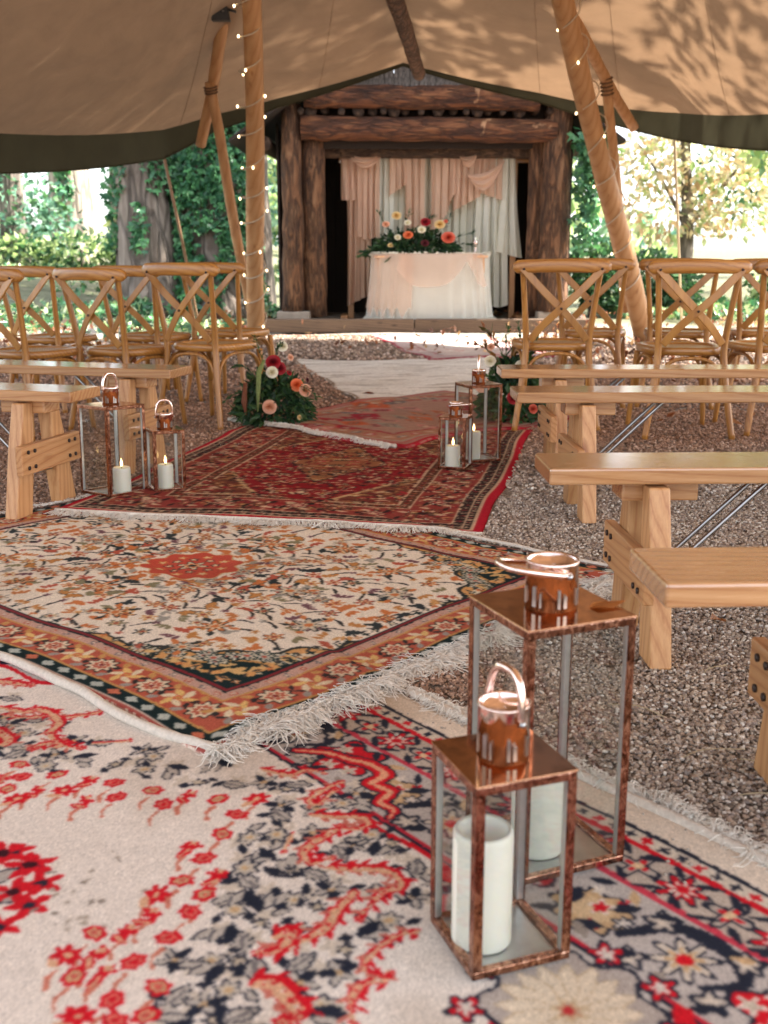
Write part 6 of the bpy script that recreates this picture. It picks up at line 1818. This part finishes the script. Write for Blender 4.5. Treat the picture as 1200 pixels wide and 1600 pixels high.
tree('maple_tree', (6.9, 18.0), [(0, 0, 0), (.05, 0, 1.5), (0, 0, 3), (-.2, 0, 5)], .14, .08, M['bark'], [(-1.4, 0, 3.2, 1.1, .9, .5), (-.4, 0, 2.6, .9, .8, .6), (-.9, -.4, 3.9, 1.5, 1, .6), (.6, 0, 3.0, 1.2, .9, 1.0), (-2.6, -.3, 3.7, .9, .8, .4)], 1700, .19, LIME + [s8(120, 160, 120), s8(140, 176, 140)], 'lime green broad leaved tree hanging under the tent hem at the upper right', TG, 39, (((0, 0, 2.0), (-.9, -.1, 3.0), (-1.9, -.2, 3.6), .06), ((0, 0, 2.4), (-.6, -.2, 3.4), (-1.0, -.3, 4.2), .05)))
tree('pale_leaf_tree', (3.3, 24), [(0, 0, 0), (.05, 0, 2), (0, 0, 4), (0, 0, 6)], .2, .1, M['bark_far'], [(0, 0, 2.8, 1.1, .9, .6), (.5, 0, 4.0, 1.3, 1, .8), (-.5, 0, 1.6, .7, .6, .5)], 1500, .2, LIME + TEAL, 'pale sunlit tree between the shelter and the right pole', TG, 40, (((0, 0, 2), (.4, 0, 3), (.8, 0, 4), .06),))
tree('far_tree', (10.2, 27), [(0, 0, 0), (.05, 0, 2), (0, 0, 4), (0, 0, 6)], .25, .12, M['bark_far'], [(0, 0, 3.2, 1.8, 1.2, 1.0), (-1.8, 0, 2.4, 1.4, 1, .9), (-.8, 0, 4.6, 2, 1.2, 1)], 1500, .24, LIME + DARKG, 'green tree far behind the maples at the right edge', TG, 41)
tree('far_tree', (-4.6, 33), [(0, 0, 0), (.05, 0, 2), (0, 0, 4), (0, 0, 6)], .25, .12, M['bark_far'], [(0, 0, 2.2, 1.5, 1.2, .9), (-1.6, 0, 3.4, 1.4, 1, .9), (.6, 0, 4.2, 1.6, 1.2, 1)], 1100, .24, LIME + TEAL, 'hazy green tree between the pale trunks and the big ivy trunk', TG, 42)
tree('shade_tree', (1.6, 18.6), [(0, 0, 0), (.1, 0, 2.5), (.0, 0, 5), (.2, .1, 8)], .32, .2, M['bark'], [(1.2, -.6, 8.2, 2.6, 2.4, 1.3), (-1.6, -1.4, 8.6, 2.2, 2.2, 1.2), (3.6, -.8, 8.8, 2.2, 2.2, 1.2), (.6, -2.6, 9.4, 2.4, 2.0, 1.2), (1.0, 1.6, 9.0, 2.6, 2.0, 1.3)], 5200, .26, DARKG, 'unseen tall tree added behind the log shelter to shade the left trunks', TG, 43, (((0, 0, 5), (1.2, -.3, 6.6), (2.6, -.6, 8.0), .12), ((0, 0, 5.4), (-1.0, -.8, 7), (-1.8, -1.4, 8.4), .11)))  # hidden tree added so its crown shades the left trunks and ground
tree('shade_tree', (10.4, 8.6), [(0, 0, 0), (.1, 0, 3), (.0, 0, 6), (.2, .1, 10)], .34, .2, M['bark'], [(-2.2, -.6, 9.0, 2.2, 2.6, .9), (-1.0, 1.6, 9.8, 2.2, 2.0, 1.0), (.6, -2.0, 9.6, 2.4, 2.2, 1.0), (1.6, .6, 10.6, 2.4, 2.4, 1.0)], 1700, .28, DARKG, 'tall tree out of view right of the tent, dappling the canvas', TG, 44, (((0, 0, 6), (-1.2, -.3, 7.8), (-2.4, -.6, 9.0), .12), ((0, 0, 6.4), (1.0, .4, 8), (1.8, .6, 10.0), .11)))  # out-of-frame crown placed to cast leaf dapples on the canvas
tree('shade_tree', (6.6, 11.7), [(0, 0, 0), (-.1, 0, 3), (-.3, -.2, 6), (-.9, -.6, 9)], .30, .18, M['bark'], [(-2.6, -1.0, 9.6, 1.9, 2.0, .9), (-1.2, -2.6, 9.9, 1.9, 1.8, .9), (-4.0, -2.2, 9.4, 1.6, 1.8, .8), (-.2, -.2, 10.6, 1.6, 1.6, .9)], 3600, .30, DARKG, 'unseen leaning tree added over the tent front to shade the left canvas', TG, 45, (((-.3, -.2, 6), (-1.4, -.6, 8.0), (-2.8, -1.2, 9.4), .12), ((-.5, -.3, 7), (-2.2, -1.3, 8.6), (-4.0, -2.2, 9.3), .10)))  # out-of-frame tree added so its crown darkens the left canvas
def shrub(base, blobs, n, size, cols, label, seed, name='shrub'):
    return tree(name, base, [(0, 0, 0), (0, 0, .3), (0, 0, .5)], .04, .02, M['bark'], blobs, n, size, cols, label, 'shrubs at the edge of the clearing', seed, (), 'shrub')
shrub((3.10, 16.8), [(0, 0, .75, .42, .4, .45), (.25, 0, .45, .4, .4, .35)], 1500, .12, DARKG, 'rounded dark green shrub just right of the shelter post', 51)
shrub((4.05, 17.2), [(0, 0, .62, .45, .4, .4), (.4, .1, .5, .4, .4, .3)], 1300, .12, DARKG, 'dark green shrub behind the leaning right pole', 52)
shrub((6.3, 17.3), [(0, 0, .45, .7, .5, .4), (.9, 0, .4, .7, .5, .35)], 1500, .13, DARKG + LIME, 'low shrub under the maples at the right', 53)
shrub((-5.6, 21), [(0, 0, .45, .9, .5, .35), (1.1, 0, .4, .7, .5, .3), (-1.2, .2, .4, .8, .5, .35)], 1700, .15, LIME + DARKG, 'low sunlit green undergrowth between the left trunks', 54)
# low ivy carpet on both banks
def ivy_carpet(name, areas, seed, cols, size):
    g = np.random.default_rng(seed); P = []
    for (x0, x1, y0, y1, n) in areas:
        x = g.uniform(x0, x1, n); y = g.uniform(y0, y1, n)
        k = vnoise(x * .9, y * .9, seed) > -.12
        P.append(np.stack([x[k], y[k], ground_z(x[k], y[k]) + g.uniform(.02, .16, k.sum()) + .08 * vnoise(x[k] * 1.5, y[k] * 1.5, seed + 1)], 1))
    P = np.concatenate(P); n = len(P)
    d = g.normal(0, 1, (n, 3)); d[:, 2] = g.normal(.1, .35, n); 
    o = leaves_mesh(name, P, d, size, cols, M['ivy'], None, seed, 'ivy'); o['kind'] = 'stuff'; return o
ivy_carpet('ivy_ground_cover', [(-6.5, -1.7, 12.0, 16.2, 3600), (-11, -3, 16.2, 24, 3600), (3.4, 9, 15.0, 19.5, 5200), (-1.9, -1.4, 14, 16.8, 500)], 61, IVYG + DARKG + LIME, .11)
ivy_carpet('leaf_litter', [(1.4, 6, 8.0, 15.6, 1500), (-7, -1.4, 8.5, 15.5, 1700), (-1.4, 2.2, 10.2, 12, 160)], 62, BROWN + [s8(190, 150, 100)], .06)
# ivy hanging from the shelter's right eave
g = np.random.default_rng(77); P = []
for k in range(9):
    x0 = 2.30 + .03 * k; L_ = g.uniform(.5, 1.5)
    z = 2.35 - g.uniform(0, L_, 60); P.append(np.stack([x0 + g.normal(0, .04, 60), 13.55 + g.normal(0, .08, 60), z], 1))
P = np.concatenate(P); d = g.normal(0, .5, P.shape); d[:, 2] -= .9
hi = leaves_mesh('hanging_ivy', P, d, .11, IVYG, M['ivy'], None, 77, 'ivy')
tag(hi, 'ivy trailing down from the right eave of the shelter', 'ivy')
# uncountable wood far beyond the clearing
g = np.random.default_rng(88); P = []; D = []
for k in range(52):
    a = g.uniform(-1.35, 1.35); r = g.uniform(48, 75)
    if (-.42 < a < -.17 or .08 < a < .34) and k % 5: continue
    c = np.array([r * math.sin(a), r * math.cos(a), g.uniform(1.0, 5.5) if not (-.42 < a < -.17 or .08 < a < .34) else .6])
    n = 420; u = g.normal(0, 1, (n, 3)); u /= np.linalg.norm(u, axis=1, keepdims=True)
    P.append(c + u * g.uniform(.3, 1, (n, 1)) ** .5 * np.array([3.6, 3, g.uniform(1.6, 3.2)])); D.append(u + g.normal(0, .7, (n, 3)))
fw = leaves_mesh('distant_wood', np.concatenate(P), np.concatenate(D), .8, LIME + LIME + TEAL, M['leaf'], None, 88, 'blade', .7); fw['kind'] = 'stuff'
